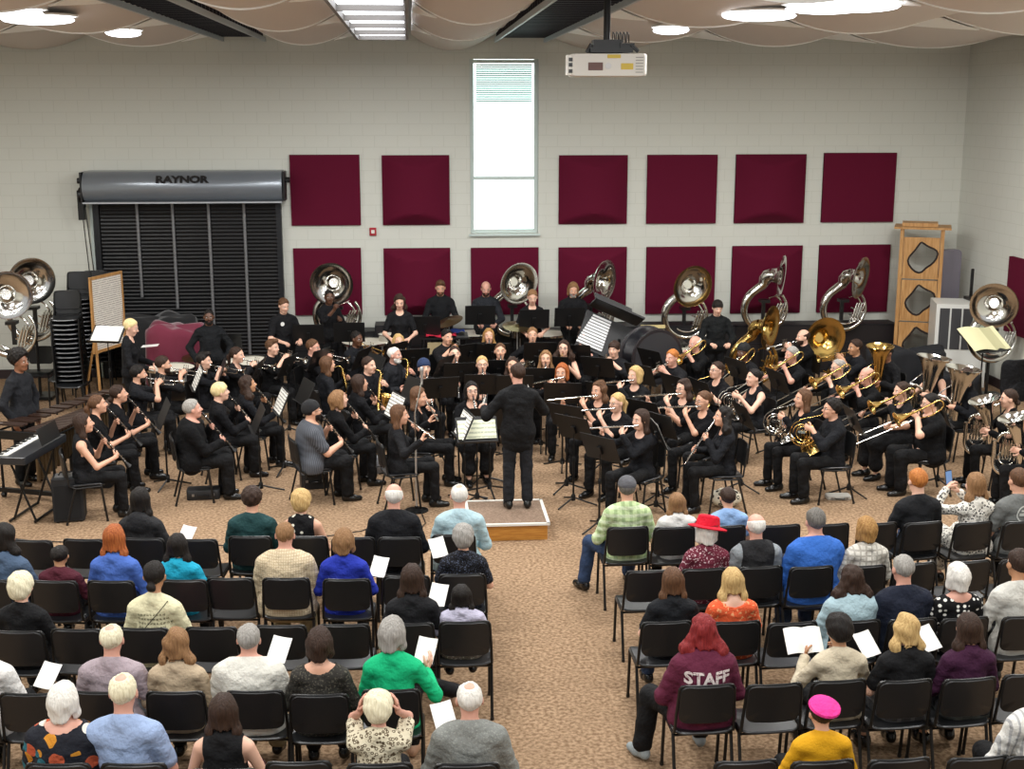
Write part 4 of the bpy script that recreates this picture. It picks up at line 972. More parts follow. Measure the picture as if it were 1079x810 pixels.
# podium
a = at_z(580, 551, .2); pd = empty('podium', (a.x-.46, a.y+.45, 0), 0, 'low wooden conductor podium with carpeted top and white edge', 'podium')
MB().box((0, 0, .09), (.86, .84, .18)).build('base', mat('golden pine plywood', 'c48a3c', .5, pat='wood', col2='a86e28', s=-6), pd)
MB().box((0, 0, .185), (.90, .90, .02)).build('carpet_top', mat('podium carpet', '8a7462', .95, pat='carpet', col2='6a5646', col3='746050', s=40), pd)
t = MB()
for s in (-1, 1): t.box((s*.44, 0, .19), (.035, .91, .025)); t.box((0, s*.44, .19), (.91, .035, .025))
t.build('edge_trim', mat('white edge trim', 'dcdad2', .5), pd)
POD = V((a.x-.46, a.y+.45, 0))
# ---------------------------------------------------------------- the band
TGT = V((POD.x, POD.y+.25, 0))
def place(x, y, zh, dirdeg=None, seat=True, offy=.06, tgt=TGT):
    hw = at_z(x, y, zh)
    rz = 0
    if dirdeg is None: dv = tgt-hw; rz = math.atan2(-dv.x, dv.y)
    else: rz = math.radians(dirdeg)
    M = T(hw.x, hw.y, 0) @ RZ(rz); return M @ T(0, -offy, 0)
def A(s): return ('an ' if s[0] in 'aeiou' else 'a ')+s
COLN = {'flute': 'silver flute', 'clarinet': 'black clarinet', 'trumpet': 'silver trumpet', 'trumpetb': 'brass trumpet', 'trombone': 'brass trombone', 'horn': 'silver french horn', 'hornb': 'brass french horn', 'sax': 'brass saxophone', 'euph': 'silver euphonium', 'euphb': 'brass euphonium', 'tuba': 'silver tuba', 'tubab': 'brass tuba'}
POSEOF = {'trumpetb': 'trumpet', 'hornb': 'horn', 'euphb': 'euph', 'tubab': 'tuba'}
BROWNSK = 'd'
# who, x, y, instrument, build, hair, haircolour, skin, sleeve, options
BAND = [
 ('woman with dark hair and bare arms in front clarinet row', 88, 446, 'clarinet', 'f', 'long', 'd', 'l', 'none', dict(st=0, dir=-74)),
 ('woman in short sleeves second in front clarinet row', 103, 426, 'clarinet', 'f', 'pony', 'b', 'l', 'short', dict(st=1, dir=-74)),
 ('woman with white collar third in front clarinet row', 125, 415, 'clarinet', 'f', 'lowbun', 'd', 'l', 'short', dict(st=0, dir=-72)),
 ('bearded man in short sleeves beside the easel board', 146, 394, 'trumpet', 'm', 'short', 'k', 'l', 'short', dict(beard='k', st=1, dir=-76)),
 ('brown-haired bearded trumpeter next to maroon drape', 172, 384, 'trumpet', 'm', 'short', 'd', 'l', 'long', dict(beard='d', st=1, dir=-80)),
 ('grey-haired stout man in front clarinet row', 203, 431, 'clarinet', 'h', 'short', 'g', 'r', 'long', dict(st=1, dir=-78)),
 ('pale blond young man playing clarinet', 232, 413, 'clarinet', 'm', 'fringe', 'yl', 'p', 'long', dict(st=2, dir=-74)),
 ('woman with long dark curls and open neckline', 261, 405, 'clarinet', 'f', 'curlylong', 'd', 't', 'long', dict(st=1, dir=-68, neck='v')),
 ('heavy bearded man in beanie and pinstripe shirt', 329, 433, 'clarinet', 'h', 'short', 'k', 'l', 'short', dict(beard='k', hat='beanie', st=0, glasses=1, dir=-72, shirt='pin')),
 ('woman with light brown updo beside the beanie man', 357, 421, 'clarinet', 'f', 'bob', 'lb', 'p', 'long', dict(st=2, dir=-68, neck='v')),
 ('woman with straight dark hair in sheer sleeves', 379, 404, 'clarinet', 'f', 'long', 'd', 'l', 'long', dict(st=1, dir=-62)),
 ('long-haired saxophonist beside the striped-shirt man', 345, 384, 'sax', 'f', 'long', 'b', 'l', 'long', dict(st=1, dir=-60)),
 ('brown-haired flutist nearest the microphone', 421, 437, 'flute', 'f', 'long', 'b', 'l', 'long', dict(st=2, dir=-78)),
 ('flutist with centre-parted brown hair by conductor', 441, 418, 'flute', 'f', 'wavy', 'b', 'l', 'long', dict(st=2, dir=-95)),
 ('black-haired woman in glasses and long black skirt', 497, 412, 'clarinet', 'f', 'bob', 'k', 'p', 'long', dict(st=1, glasses=1, pk='skirt')),
 ('young man in a dark blue knit hat', 447, 388, 'clarinet', 'm', 'short', 'd', 'p', 'long', dict(hat='beanieb', st=1)),
 ('blond woman in glasses behind the conductor music', 508, 384, 'clarinet', 'f', 'bun', 'y', 'p', 'long', dict(st=1, glasses=1)),
 ('white-bearded man in grey suit jacket', 416, 374, 'sax', 'm', 'thin', 'w', 'r', 'jacket', dict(beard='w', st=1, shirt='char', dir=-120)),
 ('blond woman behind the white-bearded man', 420, 360, 'clarinet', 'f', 'long', 'y', 'l', 'long', dict(st=1)),
 ('dark-skinned man behind the sax player', 376, 357, 'trumpetb', 'm', 'crop', 'k', 'd', 'long', dict(st=1, dir=-130)),
 ('black-haired man in front of the red cloth', 471, 355, 'trumpetb', 'm', 'short', 'k', 'l', 'long', dict(st=1, dir=-150)),
 ('dark-haired woman with pulled back hair, middle block', 479, 373, 'clarinet', 'f', 'lowbun', 'd', 'p', 'long', dict(st=1)),
 ('woman with long golden hair facing the camera', 515, 354, 'clarinet', 'f', 'long', 'go', 'l', 'long', dict(st=1, dir=180)),
 ('brown-haired woman looking up behind the conductor head', 527, 370, 'clarinet', 'f', 'pony', 'b', 'l', 'long', dict(st=1, dir=180)),
 ('short-haired light brown player in central back row', 561, 353, 'horn', 'f', 'short', 'lb', 'l', 'long', dict(st=1, dir=178)),
 ('curly dark haired woman in glasses, bare arms', 594, 367, 'hornb', 'f', 'curlylong', 'd', 'p', 'none', dict(st=1, glasses=1, dir=165)),
 ('red-haired short woman flutist right of conductor', 592, 392, 'flute', 'f', 'bob', 'rd', 'l', 'long', dict(st=1, dir=172)),
 ('stocky man playing trumpet under the tilted bells', 614, 355, 'trumpet', 'm', 'short', 'd', 'r', 'long', dict(st=1, dir=160)),
 ('boy with brown fringe beneath the tilted bells', 647, 368, 'trumpet', 'm', 'fringe', 'd', 'p', 'long', dict(st=1, dir=150)),
 ('flutist with wavy brown hair at front row end', 631, 411, 'flute', 'f', 'wavy', 'b', 'l', 'short', dict(st=1, dir=140)),
 ('blond ponytailed woman in glasses, front flute row', 650, 424, 'flute', 'f', 'pony', 'y', 'p', 'short', dict(st=1, glasses=1, dir=135)),
 ('dark long-haired flutist sitting nearest the green cap', 675, 442, 'flute', 'f', 'long', 'd', 'p', 'long', dict(st=1, dir=132)),
 ('blond woman flutist in middle rows', 669, 395, 'flute', 'f', 'bob', 'y', 'p', 'long', dict(st=1, dir=140)),
 ('dark-haired flutist in glasses with raised elbow', 720, 409, 'flute', 'f', 'wavy', 'd', 'p', 'short', dict(st=1, glasses=1, dir=132)),
 ('bun-haired flutist in a short-sleeved top', 741, 422, 'flute', 'f', 'bun', 'b', 'l', 'short', dict(st=2, glasses=1, dir=125)),
 ('curly black haired woman with flute angled low', 762, 439, 'clarinet', 'f', 'curlylong', 'k', 'l', 'long', dict(st=2, dir=92, ik='flutelow')),
 ('ginger-haired man behind the blond flutist', 708, 377, 'trumpet', 'm', 'short', 'gi', 'r', 'long', dict(st=1, dir=130)),
 ('bald white-haired trombonist in the back row', 732, 362, 'trombone', 'm', 'ring', 'w', 'r', 'long', dict(st=1, dir=122)),
 ('dark-haired woman in glasses playing horn mid-row', 755, 390, 'hornb', 'f', 'bun', 'd', 'p', 'short', dict(st=1, glasses=1, dir=118)),
 ('bare-armed woman with a black bun, horn section', 794, 398, 'horn', 'f', 'bun', 'k', 'p', 'none', dict(st=1, dir=108)),
 ('dark-skinned player in a black cap, back row', 783, 371, 'trombone', 'm', 'crop', 'k', 'd', 'long', dict(hat='beaniek', st=0, dir=130)),
 ('balding bearded man between the two gold bells', 846, 355, 'trumpet', 'm', 'ring', 'd', 'p', 'long', dict(beard='d', st=0, dir=100)),
 ('grey-haired trombonist in short sleeves', 834, 374, 'trombone', 'm', 'short', 'g', 'r', 'short', dict(st=1, dir=112)),
 ('dark-haired stocky trumpeter near the gold tuba', 901, 366, 'trumpetb', 'm', 'short', 'd', 't', 'long', dict(st=0, dir=100)),
 ('older trombonist with grey hair and glasses', 883, 387, 'trombone', 'm', 'thin', 'g', 'p', 'long', dict(st=1, glasses=1, dir=104)),
 ('bald red-faced trombonist', 913, 396, 'trombone', 'm', 'ring', 'lb', 'r', 'long', dict(st=0, dir=102)),
 ('long-haired woman playing silver horn', 846, 420, 'horn', 'f', 'long', 'b', 'l', 'long', dict(st=1, dir=98)),
 ('dark-haired man in glasses and suit with horn', 876, 431, 'hornb', 'm', 'curly', 'k', 'l', 'jacket', dict(st=0, glasses=1, dir=94)),
 ('woman trombonist in a black dress, bare legs', 950, 412, 'trombone', 'f', 'bun', 'd', 'p', 'long', dict(st=0, dir=96, pk='skirt')),
 ('heavy black-haired trombonist in the front row', 980, 425, 'trombone', 'h', 'short', 'k', 'p', 'short', dict(st=1, glasses=1, dir=90)),
 ('bare-armed woman with fringe behind silver tuba', 985, 385, 'tuba', 'f', 'pony', 'k', 'p', 'none', dict(st=0, dir=105)),
 ('seated tuba player mostly hidden by two silver bells', 1018, 397, 'tuba', 'm', 'short', 'd', 'l', 'long', dict(st=0, dir=95)),
 ('player hidden behind the gold upright bell', 934, 372, 'euphb', 'm', 'crop', 'k', 'b', 'long', dict(st=0, dir=115)),
 ('dark-haired euphonium woman near right frame edge', 1063, 420, 'euph', 'f', 'lowbun', 'd', 'p', 'long', dict(st=1, dir=80)),
 ('front euphonium player cut off by right frame edge', 1096, 438, 'euph', 'f', 'long', 'b', 'p', 'long', dict(st=0, dir=82)),
 ('dark-haired trumpeter next to the roll-up door', 215, 380, 'trumpet', 'm', 'quiff', 'k', 'p', 'long', dict(st=1, dir=-98)),
 ('woman with side-parted hair playing trumpet', 250, 374, 'trumpet', 'f', 'pony', 'd', 'p', 'long', dict(st=1, dir=-108)),
 ('boy with brown quiff playing trumpet', 287, 366, 'trumpet', 'm', 'quiff', 'b', 'p', 'long', dict(st=1, dir=-118)),
 ('man in glasses raising a trumpet, back left', 330, 366, 'trumpet', 'm', 'short', 'b', 'r', 'long', dict(st=1, glasses=1, dir=-112)),
 ('long-haired saxophonist behind the blue knit hat', 389, 385, 'sax', 'm', 'short', 'd', 'p', 'long', dict(st=0, dir=-130)),
 ('dark-haired woman behind the flutists, half hidden', 540, 385, 'clarinet', 'f', 'long', 'd', 'l', 'long', dict(st=1, dir=178)),
 ('woman with side braid left of the red-haired flutist', 575, 378, 'clarinet', 'f', 'long', 'lb', 'l', 'long', dict(st=1, dir=174)),
]
PIN = mat('charcoal pinstripe shirt', '3a3d44', .8, pat='vstripe', col2='5e626a', s=70)
HATM = {'beanie': mat('black knit', '1a1a1c', .95), 'beanieb': mat('dark navy knit', '1c2c4c', .95), 'beaniek': mat('black cap cloth', '101012', .9)}
def clothing_label(o, who): return o
DARKS = [BLK, BLK2, mat('black cotton', '0d0d10', .9, spec=.2, bump=15), mat('washed black cotton', '141519', .85, spec=.2, bump=14)]
for i, (who, x, y, ins, bd, hs, hc_, sk, sl, op) in enumerate(BAND):
    pose = POSEOF.get(ins, ins)
    if op.get('ik') == 'flutelow': ins = 'flute'; pose = 'clarinet'
    r = rig(pose, bd); M = place(x, y, r['hc'].z+.0, op.get('dir'), offy=r['hc'].y)
    sm = {'pin': PIN, 'char': CHAR}.get(op.get('shirt'), DARKS[i % 4])
    hat = op.get('hat')
    person('%s%s, playing %s' % (who, '' if any(w_ in who for w_ in ('black', 'suit', 'pinstripe')) else ' in black', A(KIND[ins].replace('_', ' '))) if len(who.split()) < 11 else who, M, pose, bd, hs, hc_, sk, sm, sl, op.get('neck', 'collar' if bd != 'f' else 'round'), BLKP, op.get('pk', 'trousers'),
           glasses=op.get('glasses'), beard=op.get('beard'), hat=('beanie', HATM[hat]) if hat else None)
    MI = M @ T(r['mouth'])
    if op.get('ik') == 'flutelow': MI = MI @ RZ(math.radians(70)) @ RX(0) @ RY(math.radians(48))
    instrument(ins, '%s held by the %s' % (COLN[ins], who), MI)
    chair('black stacking chair under the %s' % who, M, 'band chairs', feet=y > 400)
    st_ = op.get('st', 1)
    if st_:
        dy = .98 if ins == 'trombone' else .80
        stand('black music stand in front of the %s' % who, M @ T(random.uniform(-.08, .08), dy, 0), .90 if y > 400 else .96, 24, SHEET if st_ == 2 or i % 3 == 0 else None, 'music stands among the band', slabel='printed music on the stand of the %s' % who)

# standing people
def stander(label, x, y, z=None, dirdeg=180, pose='stand', build='m', sc=1.0, **kw):
    r = rig(pose, build); z = r['hc'].z*sc; M = place(x, y, z, dirdeg, offy=r['hc'].y*sc)
    person(label, M, pose, build, scale=sc, **kw); return M, r
stander('standing dark-haired woman in black at the percussion, beside the sousaphone', 421, 318, pose='perc', build='f', hair='wavy', hc='d', skin='p', shirt=BLK, sleeve='short', neck='round')
stander('tall standing bearded man in black button shirt between two wall panels', 464, 303, pose='perc', build='m', sc=1.03, hair='quiff', hc='b', skin='l', shirt=mat('black button shirt', '121316', .85, spec=.25, bump=13), sleeve='long', beard='b')
stander('bald standing man with dark goatee below the window', 512, 304, pose='perc', build='m', sc=1.02, hair='ring', hc='d', skin='r', shirt=mat('dark grey shirt', '222429', .85, spec=.25, bump=13), sleeve='long', beard='d')
stander('light-haired woman percussionist standing before the tilted sousaphone bell', 561, 313, pose='perc', build='f', hair='short', hc='lb', skin='p', shirt=BLK, sleeve='short', neck='round')
stander('long-haired man with grey beard standing beside a sousaphone', 604, 305, pose='perc', build='m', sc=1.02, hair='bob', hc='lb', skin='l', shirt=BLK, sleeve='long', beard='g')
stander('black-haired boy looking down at the drums, right of the bass drum', 756, 324, pose='perc', build='m', hair='fringe', hc='k', skin='p', shirt=mat('black shirt with faint texture', '0f1112', .85, spec=.25, bump=13), sleeve='long', sc=.97)
stander('young man in black polo with white chest badge by roll-up door', 299, 322, pose='perc', build='m', hair='short', hc='b', skin='p', shirt=BLK, sleeve='short', sc=.98, dirdeg=-150)
o = bpy.data.objects[[k for k in bpy.data.objects.keys() if k.startswith('person')][-1]]
MB().lathe([(0, 0), (.035, 0), (.035, .004), (0, .004)], 16, T(.085, .155, 1.30) @ RX(-PI/2)).build('chest_badge', mat('white badge', 'dcdcd8', .6), [q for q in C.objects if q.name.startswith('person') and 'polo with white chest' in q.get('label', '')][0])
stander('dark-skinned man standing in front of the striped roll-up door', 220, 334, pose='stand', build='m', hair='crop', hc='k', skin='d', shirt=mat('dark button shirt', '121417', .85, spec=.25, bump=13), sleeve='long', beard='k', sc=.95, dirdeg=190)
stander('dark-skinned man holding up the sousaphone nearest the door', 347, 313, pose='sousa', build='m', hair='crop', hc='k', skin='d', shirt=BLK, sleeve='long', dirdeg=-140, sc=.98)
stander('short-haired blond woman standing by the wooden easel board', 138, 345, pose='perc', build='f', hair='short', hc='yl', skin='p', shirt=BLK, sleeve='long', neck='round', dirdeg=-95, sc=1.0)
stander('dark-skinned young man with afro standing behind the keyboard', 21, 381, pose='stand', build='m', hair='afro', hc='k', skin='b', shirt=CHAR, sleeve='long', dirdeg=-110, sc=1.0)
# conductor
r = rig('conduct', 'm'); f_ = at_z(546, 536, .195); Mc = T(f_.x, f_.y+.06, .195) @ RZ(math.radians(2))
person('conductor in black suit seen from behind, standing on the podium', Mc, 'conduct', 'm', 'short', 'd', 'r', mat('black suit jacket', '0c0c0e', .8, spec=.25, bump=11), 'jacket', 'collar', CHAR, scale=.985)
bt = MB().tube([(0, 0, 0), (0, .34, .03)], [.004, .0015], 6).lathe([(.0, -.02), (.009, -.01), (.008, .02), (0, .03)], 8, T(0, 0, 0) @ RX(-PI/2)).build('baton', WHITE); Wr, d_, n_, s_ = r['HJ']['R']; bt.matrix_world = Mc @ T(Wr+d_*.07) ; tag(bt, 'thin white baton in the conductor hand', 'baton')
stand('wide black conductor music stand directly before the conductor', T(POD.x-.28, POD.y+.98, 0) @ RZ(.1), .86, 35)
s = MB().slab(lambda u, v: ((u-.5)*.46, 0, (v-.5)*.24), 6, 2, (0, .003, 0)).build('sheet_music', mat('open conductor score', 'e8ead0', .8, pat='sheet', col2='a0a890', s=110)); s.matrix_world = T(POD.x-.28, POD.y+.98, .92) @ RZ(.1) @ RX(math.radians(-35)) @ T(0, -.02, 0); tag(s, 'open conductor score in front of the conductor jacket', 'sheet music')

# sousaphones resting on their stands
def souz(x, y, Y, label, by=0, bp=0, m_=CHROME):
    b = math.radians(by); p = at_Y(x, y, Y)-V((-.04+.24*math.sin(b), -.24*math.cos(b), .59)); M = T(p)
    sousaphone(label, M, by, bp, m_); sousa_rest('black upright rest holding the '+label, T(p.x, p.y+.08, 0), p.z)
souz(350, 299, 22.2, 'silver sousaphone held by the man near the door', -8, 0)
souz(545, 297, 22.3, 'silver sousaphone with bell tipped sideways under the window', 25, 4)
souz(634, 296, 22.2, 'silver sousaphone with narrow side-turned bell by the bearded man', 50, 0)
souz(728, 300, 22.2, 'silver sousaphone facing the camera behind the bass drum', 16, 4)
souz(820, 291, 22.2, 'silver sousaphone turned sideways, first of two near the rack', 64, 0)
souz(903, 291, 22.2, 'silver sousaphone turned sideways beside the wooden rack', 50, 4)
souz(1047, 320, 20.0, 'silver sousaphone by the right wall above the yellow score', -24, 4)
souz(33, 297, 21.2, 'silver sousaphone with upper bell in the left corner', 30, -4)
souz(8, 312, 20.4, 'silver sousaphone cut by the left frame edge', 24, -4)
souz(808, 345, 20.9, 'brass sousaphone with bell in profile, in front of silver one', 52, 0, BRASS)
souz(867, 357, 20.5, 'brass sousaphone with round bell facing the camera', 12, 0, BRASS)
for x, y, Y, w_ in ((448, 343, 21.3, 'tall bearded man'), (506, 332, 21.2, 'bald goateed man'), (563, 336, 21.2, 'light-haired percussionist'), (600, 334, 21.2, 'long-haired bearded man'), (325, 352, 20.9, 'man in black polo'), (368, 350, 20.8, 'man lifting a sousaphone'), (238, 362, 20.6, 'man at the roll-up door')):
    p = at_Y(x, y, Y); stand('black music stand with its back to the camera before the '+w_, T(p.x, Y, 0) @ RZ(PI), p.z-.06, 14, None, 'music stands among the band')
# ---------------------------------------------------------------- percussion and other things on the floor
COPPER = mat('dark copper bowl', '5a4638', .3, .8); HEAD = mat('calf drum head', 'd8d2c2', .6)
def timpani(x, y, label, R=.36):
    p = at_z(x, y, .80); r = empty('timpani', (p.x, p.y, 0), 0, label, 'timpani')
    MB().lathe([(.001, .26), (R*.5, .30), (R*.82, .42), (R*.97, .60), (R, .78)], 28).build('bowl', mat('black fibreglass bowl', '1c1c20', .3, .3), r)
    MB().lathe([(R*1.02, .78), (R*1.05, .79), (R*1.05, .82), (R*1.0, .825)], 28).build('rim', CHROME, r); MB().lathe([(0.001, .815), (R, .812)], 28).build('head', HEAD, r)
    for k in range(4):
        a = PI/4+k*PI/2; MB().tube([(R*1.03*math.cos(a), R*1.03*math.sin(a), .79), (R*.98*math.cos(a), R*.98*math.sin(a), .3), (R*1.05*math.cos(a), R*1.05*math.sin(a), .02)], .014, 6).build('leg', STEEL, r)
timpani(385, 361, 'kettle drum in front of the standing dark-haired woman', .40); timpani(180, 388, 'kettle drum with pale head beside the maroon drape', .36)
timpani(262, 381, 'kettle drum with pale head below the roll-up door slats', .38); timpani(500, 352, 'kettle drum in front of the bald goateed man', .38); timpani(575, 352, 'kettle drum before the light-haired percussionist', .38)
def snare(x, y, z, label, R=.18):
    p = at_z(x, y, z); r = empty('snare_drum', (p.x, p.y, 0), 0, label, 'drum')
    MB().lathe([(R, z-.16), (R, z)], 24).build('shell', CHROME, r); MB().lathe([(.001, z+.001), (R, z+.001)], 24).build('head', HEAD, r)
    MB().lathe([(R, z-.01), (R+.01, z-.005), (R+.008, z+.006), (R-.004, z+.006)], 24).build('hoop', CHROME, r); MB().tube([(0, 0, z-.16), (0, 0, .25)], .012, 6).build('pole', STEEL, r)
    for k in range(3):
        a = k*2.094; MB().tube([(0, 0, .3), (.28*math.cos(a), .28*math.sin(a), .012)], .010, 6).build('leg', STEEL, r)
snare(410, 352, .92, 'snare drum right under the hands of the standing dark-haired woman'); snare(745, 352, .9, 'snare drum in front of the boy at the drums'); snare(548, 345, .95, 'snare drum beside the light-haired percussionist')
def cymbal(x, y, Y, R, tilt, yaw, label):
    p = at_Y(x, y, Y); r = empty('cymbal', (p.x, p.y, 0), 0, label, 'cymbal')
    o = MB().lathe([(.001, .03), (.04, .025), (.06, .012), (R*.6, .004), (R, -.012), (R, -.016), (R*.6, 0), (.05, .006), (.001, .02)], 32).build('disc', mat('dark bronze cymbal', '6e5c3c', .3, .9), r, (0, 0, p.z), (math.radians(tilt), 0, math.radians(yaw)))
    MB().tube([(0, 0, p.z+.04), (0, 0, .3)], .011, 6).build('pole', STEEL, r)
    for k in range(3):
        a = k*2.094+.4; MB().tube([(0, 0, .35), (.28*math.cos(a), .28*math.sin(a), .012)], .010, 6).build('leg', STEEL, r)
cymbal(473, 338, 21.5, .24, 20, -60, 'dark bronze cymbal tilted up in front of the tall bearded man')
cymbal(545, 343, 21.3, .25, 12, 10, 'flat bronze cymbal between goateed man and light-haired percussionist'); cymbal(205, 376, 20.5, .2, 10, 0, 'small cymbal on a stand near the roll-up door')
# concert bass drum, hoop facing camera right of centre
p = at_z(686, 372, .95); bd_ = empty('bass_drum', (p.x, p.y, 0), math.radians(18), 'large black concert bass drum with dark hoop behind ginger-haired man', 'bass drum')
F = T(0, 0, .92) @ RX(PI/2)
MB().lathe([(.41, -.22), (.41, .22)], 36, F).build('shell', mat('black drum shell', '18181c', .3), bd_); MB().lathe([(.001, .222), (.39, .222)], 36, F).lathe([(.001, -.222), (.39, -.222)], 36, F).build('head', mat('dark drum head', '2a2a2e', .5), bd_)
for s in (-1, 1): MB().lathe([(.39, s*.22), (.435, s*.225), (.44, s*.19), (.41, s*.18)], 36, F).build('hoop', mat('dark lacquered hoop', '2e2a2c', .25), bd_)
MB().tube([(-.5, 0, .9), (-.5, 0, .1), (-.5, -.3, .02)], .016, 6).tube([(.5, 0, .9), (.5, 0, .1), (.5, -.3, .02)], .016, 6).tube([(-.5, 0, .12), (.5, 0, .12)], .014, 6).tube([(-.5, 0, .1), (-.5, .3, .02)], .016, 6).tube([(.5, 0, .1), (.5, .3, .02)], .016, 6).build('frame', BLACKM, bd_)
# tilted bells: dark case with silver bars
p = at_z(638, 356, 1.12); g = empty('glockenspiel', label='tilted black bell case with silver bars beside the bearded man', cat='glockenspiel'); g.matrix_world = T(p.x, p.y, 1.12) @ RY(math.radians(24)) @ RX(math.radians(62))
MB().box((0, .0, 0), (.86, .62, .05)).build('case', mat('black bell case', '111114', .5), g)
for i in range(11): MB().box((-.22+.006*i, -.24+.05*i, .04), (.44-.012*i, .032, .012)).build('bar', mat('silver bell bar', 'dcdcdc', .35, .25), g)
MB().box((0, .42, .17), (.84, .03, .40)).build('lid', mat('black bell case', '111114', .5), g)
st_ = MB()
for s in (-1, 1): st_.tube([(p.x+s*.25, p.y, .95), (p.x+s*.3, p.y-.2, .02)], .014, 6).tube([(p.x+s*.25, p.y, .95), (p.x+s*.3, p.y+.22, .02)], .014, 6)
st_.tube([(p.x-.27, p.y, .85), (p.x+.27, p.y, .85)], .014, 6).tube([(p.x-.22, p.y, .9), (p.x-.22, p.y, 1.1)], .02, 6).tube([(p.x+.22, p.y, .9), (p.x+.22, p.y, 1.1)], .02, 6); tag(st_.build('folding_stand', BLACKM), 'black folding stand carrying the tilted bell case', 'instrument stand')
tag(MB().slab(lambda u, v: (at_z(650, 335, 1.35).x+(u-.5)*.62, 20.9+.10*v, 1.32+v*.26-.28*(u-.5)), 4, 2, (0, .01, 0)).build('music_folder', BLACKP), 'large black folder slanting above the tilted bells', 'folder')
# marimba far left
def marimba(x, y, rz, Lg, label, n=30, col='3c2820'):
    p = at_z(x, y, .86); r = empty('marimba', label=label, cat='marimba'); r.matrix_world = T(p.x, p.y, 0) @ RZ(math.radians(rz))
    BM_ = mat('rosewood bar', col, .4, pat='wood', col2='24170f', s=5)
    w0, w1 = .42, .18
    for i in range(n):
        t = i/(n-1); X = -Lg/2+Lg*t; w_ = w0+(w1-w0)*t; me_ = MB().box((0, 0, 0), (Lg/n*.82, w_, .022)); me_.build('bar', BM_, r, (X, -.04-w_*.3, .86))
        if i % 7 not in (2, 6): MB().box((0, 0, 0), (Lg/n*.82, w_*.9, .022)).build('bar', BM_, r, (X+Lg/n/2, .13+w_*.35, .905))
    f = MB()
    for s in (-1, 1):
        X = s*(Lg/2+.06); hw = .42 if s < 0 else .26
        f.box((X, 0, .80), (.05, hw*2, .10)); f.tube([(X, -hw+.05, .8), (X, -hw+.05, .06)], .018, 6); f.tube([(X, hw-.05, .8), (X, hw-.05, .06)], .018, 6); f.box((X, 0, .10), (.05, hw*2, .05))
        for q in (-1, 1): f.ball((X, q*(hw-.05), .04), .04, 8)
    f.tube([(-Lg/2, -.38, .82), (Lg/2, -.2, .82)], .014, 6); f.tube([(-Lg/2, .40, .84), (Lg/2, .24, .84)], .014, 6); f.build('frame', BLACKM, r)
    q = MB()
    for i in range(n):
        t = i/(n-1); h = .60-.42*t; q.tube([(-Lg/2+Lg*t, -.10, .82), (-Lg/2+Lg*t, -.10, .82-h)], .022, 8)
    q.build('resonators', mat('dull brass resonator', '6a5a44', .4, .7), r)
marimba(80, 434, 70, 2.0, 'long rosewood marimba behind the front clarinet row')
# keyboard on X stand
pa = at_z(6, 488, .78); pb = at_z(52, 462, .78); mid = (pa+pb)/2; ang = math.atan2(pb.y-pa.y, pb.x-pa.x); Lk = 1.05
kb = empty('electronic_keyboard', label='dark electronic keyboard with white keys at the left frame edge', cat='keyboard'); kb.matrix_world = T(mid.x+.04, mid.y, 0) @ RZ(ang)
MB().plate(1.1, .36, .09, .02, None, T(0, 0, .80) @ RX(PI/2)).build('case', mat('dark grey keyboard case', '222428', .35), kb)
MB().box((0, .11, .848), (.98, .12, .012)).build('white_keys', WHITE, kb)
bk = MB()
for i in range(30):
    if i % 7 not in (2, 6): bk.box((-.475+i*.0325, .145, .858), (.012, .07, .012))
bk.build('black_keys', BLACKP, kb); MB().plate(.5, .20, .005, .01, None, T(.1, -.17, .97) @ RX(-.3)).build('music_rest', BLACKP, kb)
MB().tube([(-.3, -.13, .03), (-.3, .13, .74)], .015, 6).tube([(-.3, .13, .03), (-.3, -.13, .74)], .015, 6).tube([(.3, -.13, .03), (.3, .13, .74)], .015, 6).tube([(.3, .13, .03), (.3, -.13, .74)], .015, 6).tube([(-.36, -.15, .03), (.36, -.15, .03)], .018, 6).tube([(-.36, .15, .03), (.36, .15, .03)], .018, 6).tube([(-.36, .13, .74), (.36, .13, .74)], .015, 6).tube([(-.36, -.13, .74), (.36, -.13, .74)], .015, 6).build('folding_stand', BLACKM, kb)
# amplifier speaker
p = at_z(71, 551, 0); am = empty('amplifier', (p.x, p.y+.16, 0), math.radians(8), 'black carpeted amplifier speaker on floor at front left', 'speaker')
MB().box((0, 0, .27), (.34, .30, .50)).build('cabinet', mat('black tolex', '161618', .7), am); MB().box((0, -.155, .25), (.29, .012, .40)).build('grille_cloth', mat('black grille cloth', '0c0c0e', .9), am)
MB().box((0, .02, .528), (.28, .16, .012)).build('control_panel', STEEL, am); MB().tube([(-.1, 0, .535), (-.08, 0, .57), (.08, 0, .57), (.1, 0, .535)], .010, 6).build('handle', BLACKP, am)
for s in (-1, 1):
    for t_ in (-1, 1): MB().lathe([(.02, 0), (.02, .025)], 8, None, True).build('foot', BLACKP, am, (s*.13, t_*.11, 0))
# easel board with score poster
a = at_z(104, 404, .05); eb = empty('easel', label='wooden framed easel board with a tall printed score poster', cat='easel'); pe = at_Y(115, 348, 20.4); eb.matrix_world = T(pe.x, pe.y, 0) @ RZ(math.radians(70))
PINE = mat('varnished pine', 'b98a52', .5, pat='wood', col2='9a6e3c', s=5)
z0, z1 = 1.02, 2.15
MB().box((-.42, 0, (z0+z1)/2), (.045, .03, z1-z0)).box((.42, 0, (z0+z1)/2), (.045, .03, z1-z0)).box((0, 0, z1), (.885, .03, .045)).box((0, 0, z0), (.885, .05, .045)).build('board_frame', PINE, eb)
MB().box((0, -.005, (z0+z1)/2), (.80, .012, z1-z0-.04)).build('score_poster', mat('printed score poster', 'd8d2c8', .8, pat='sheet', col2='6a6058', s=190), eb)
for s in (-1, 1): MB().tube([(s*.36, .03, z1-.1), (s*.42, -.05, .02)], .022, 6).build('leg', PINE, eb)
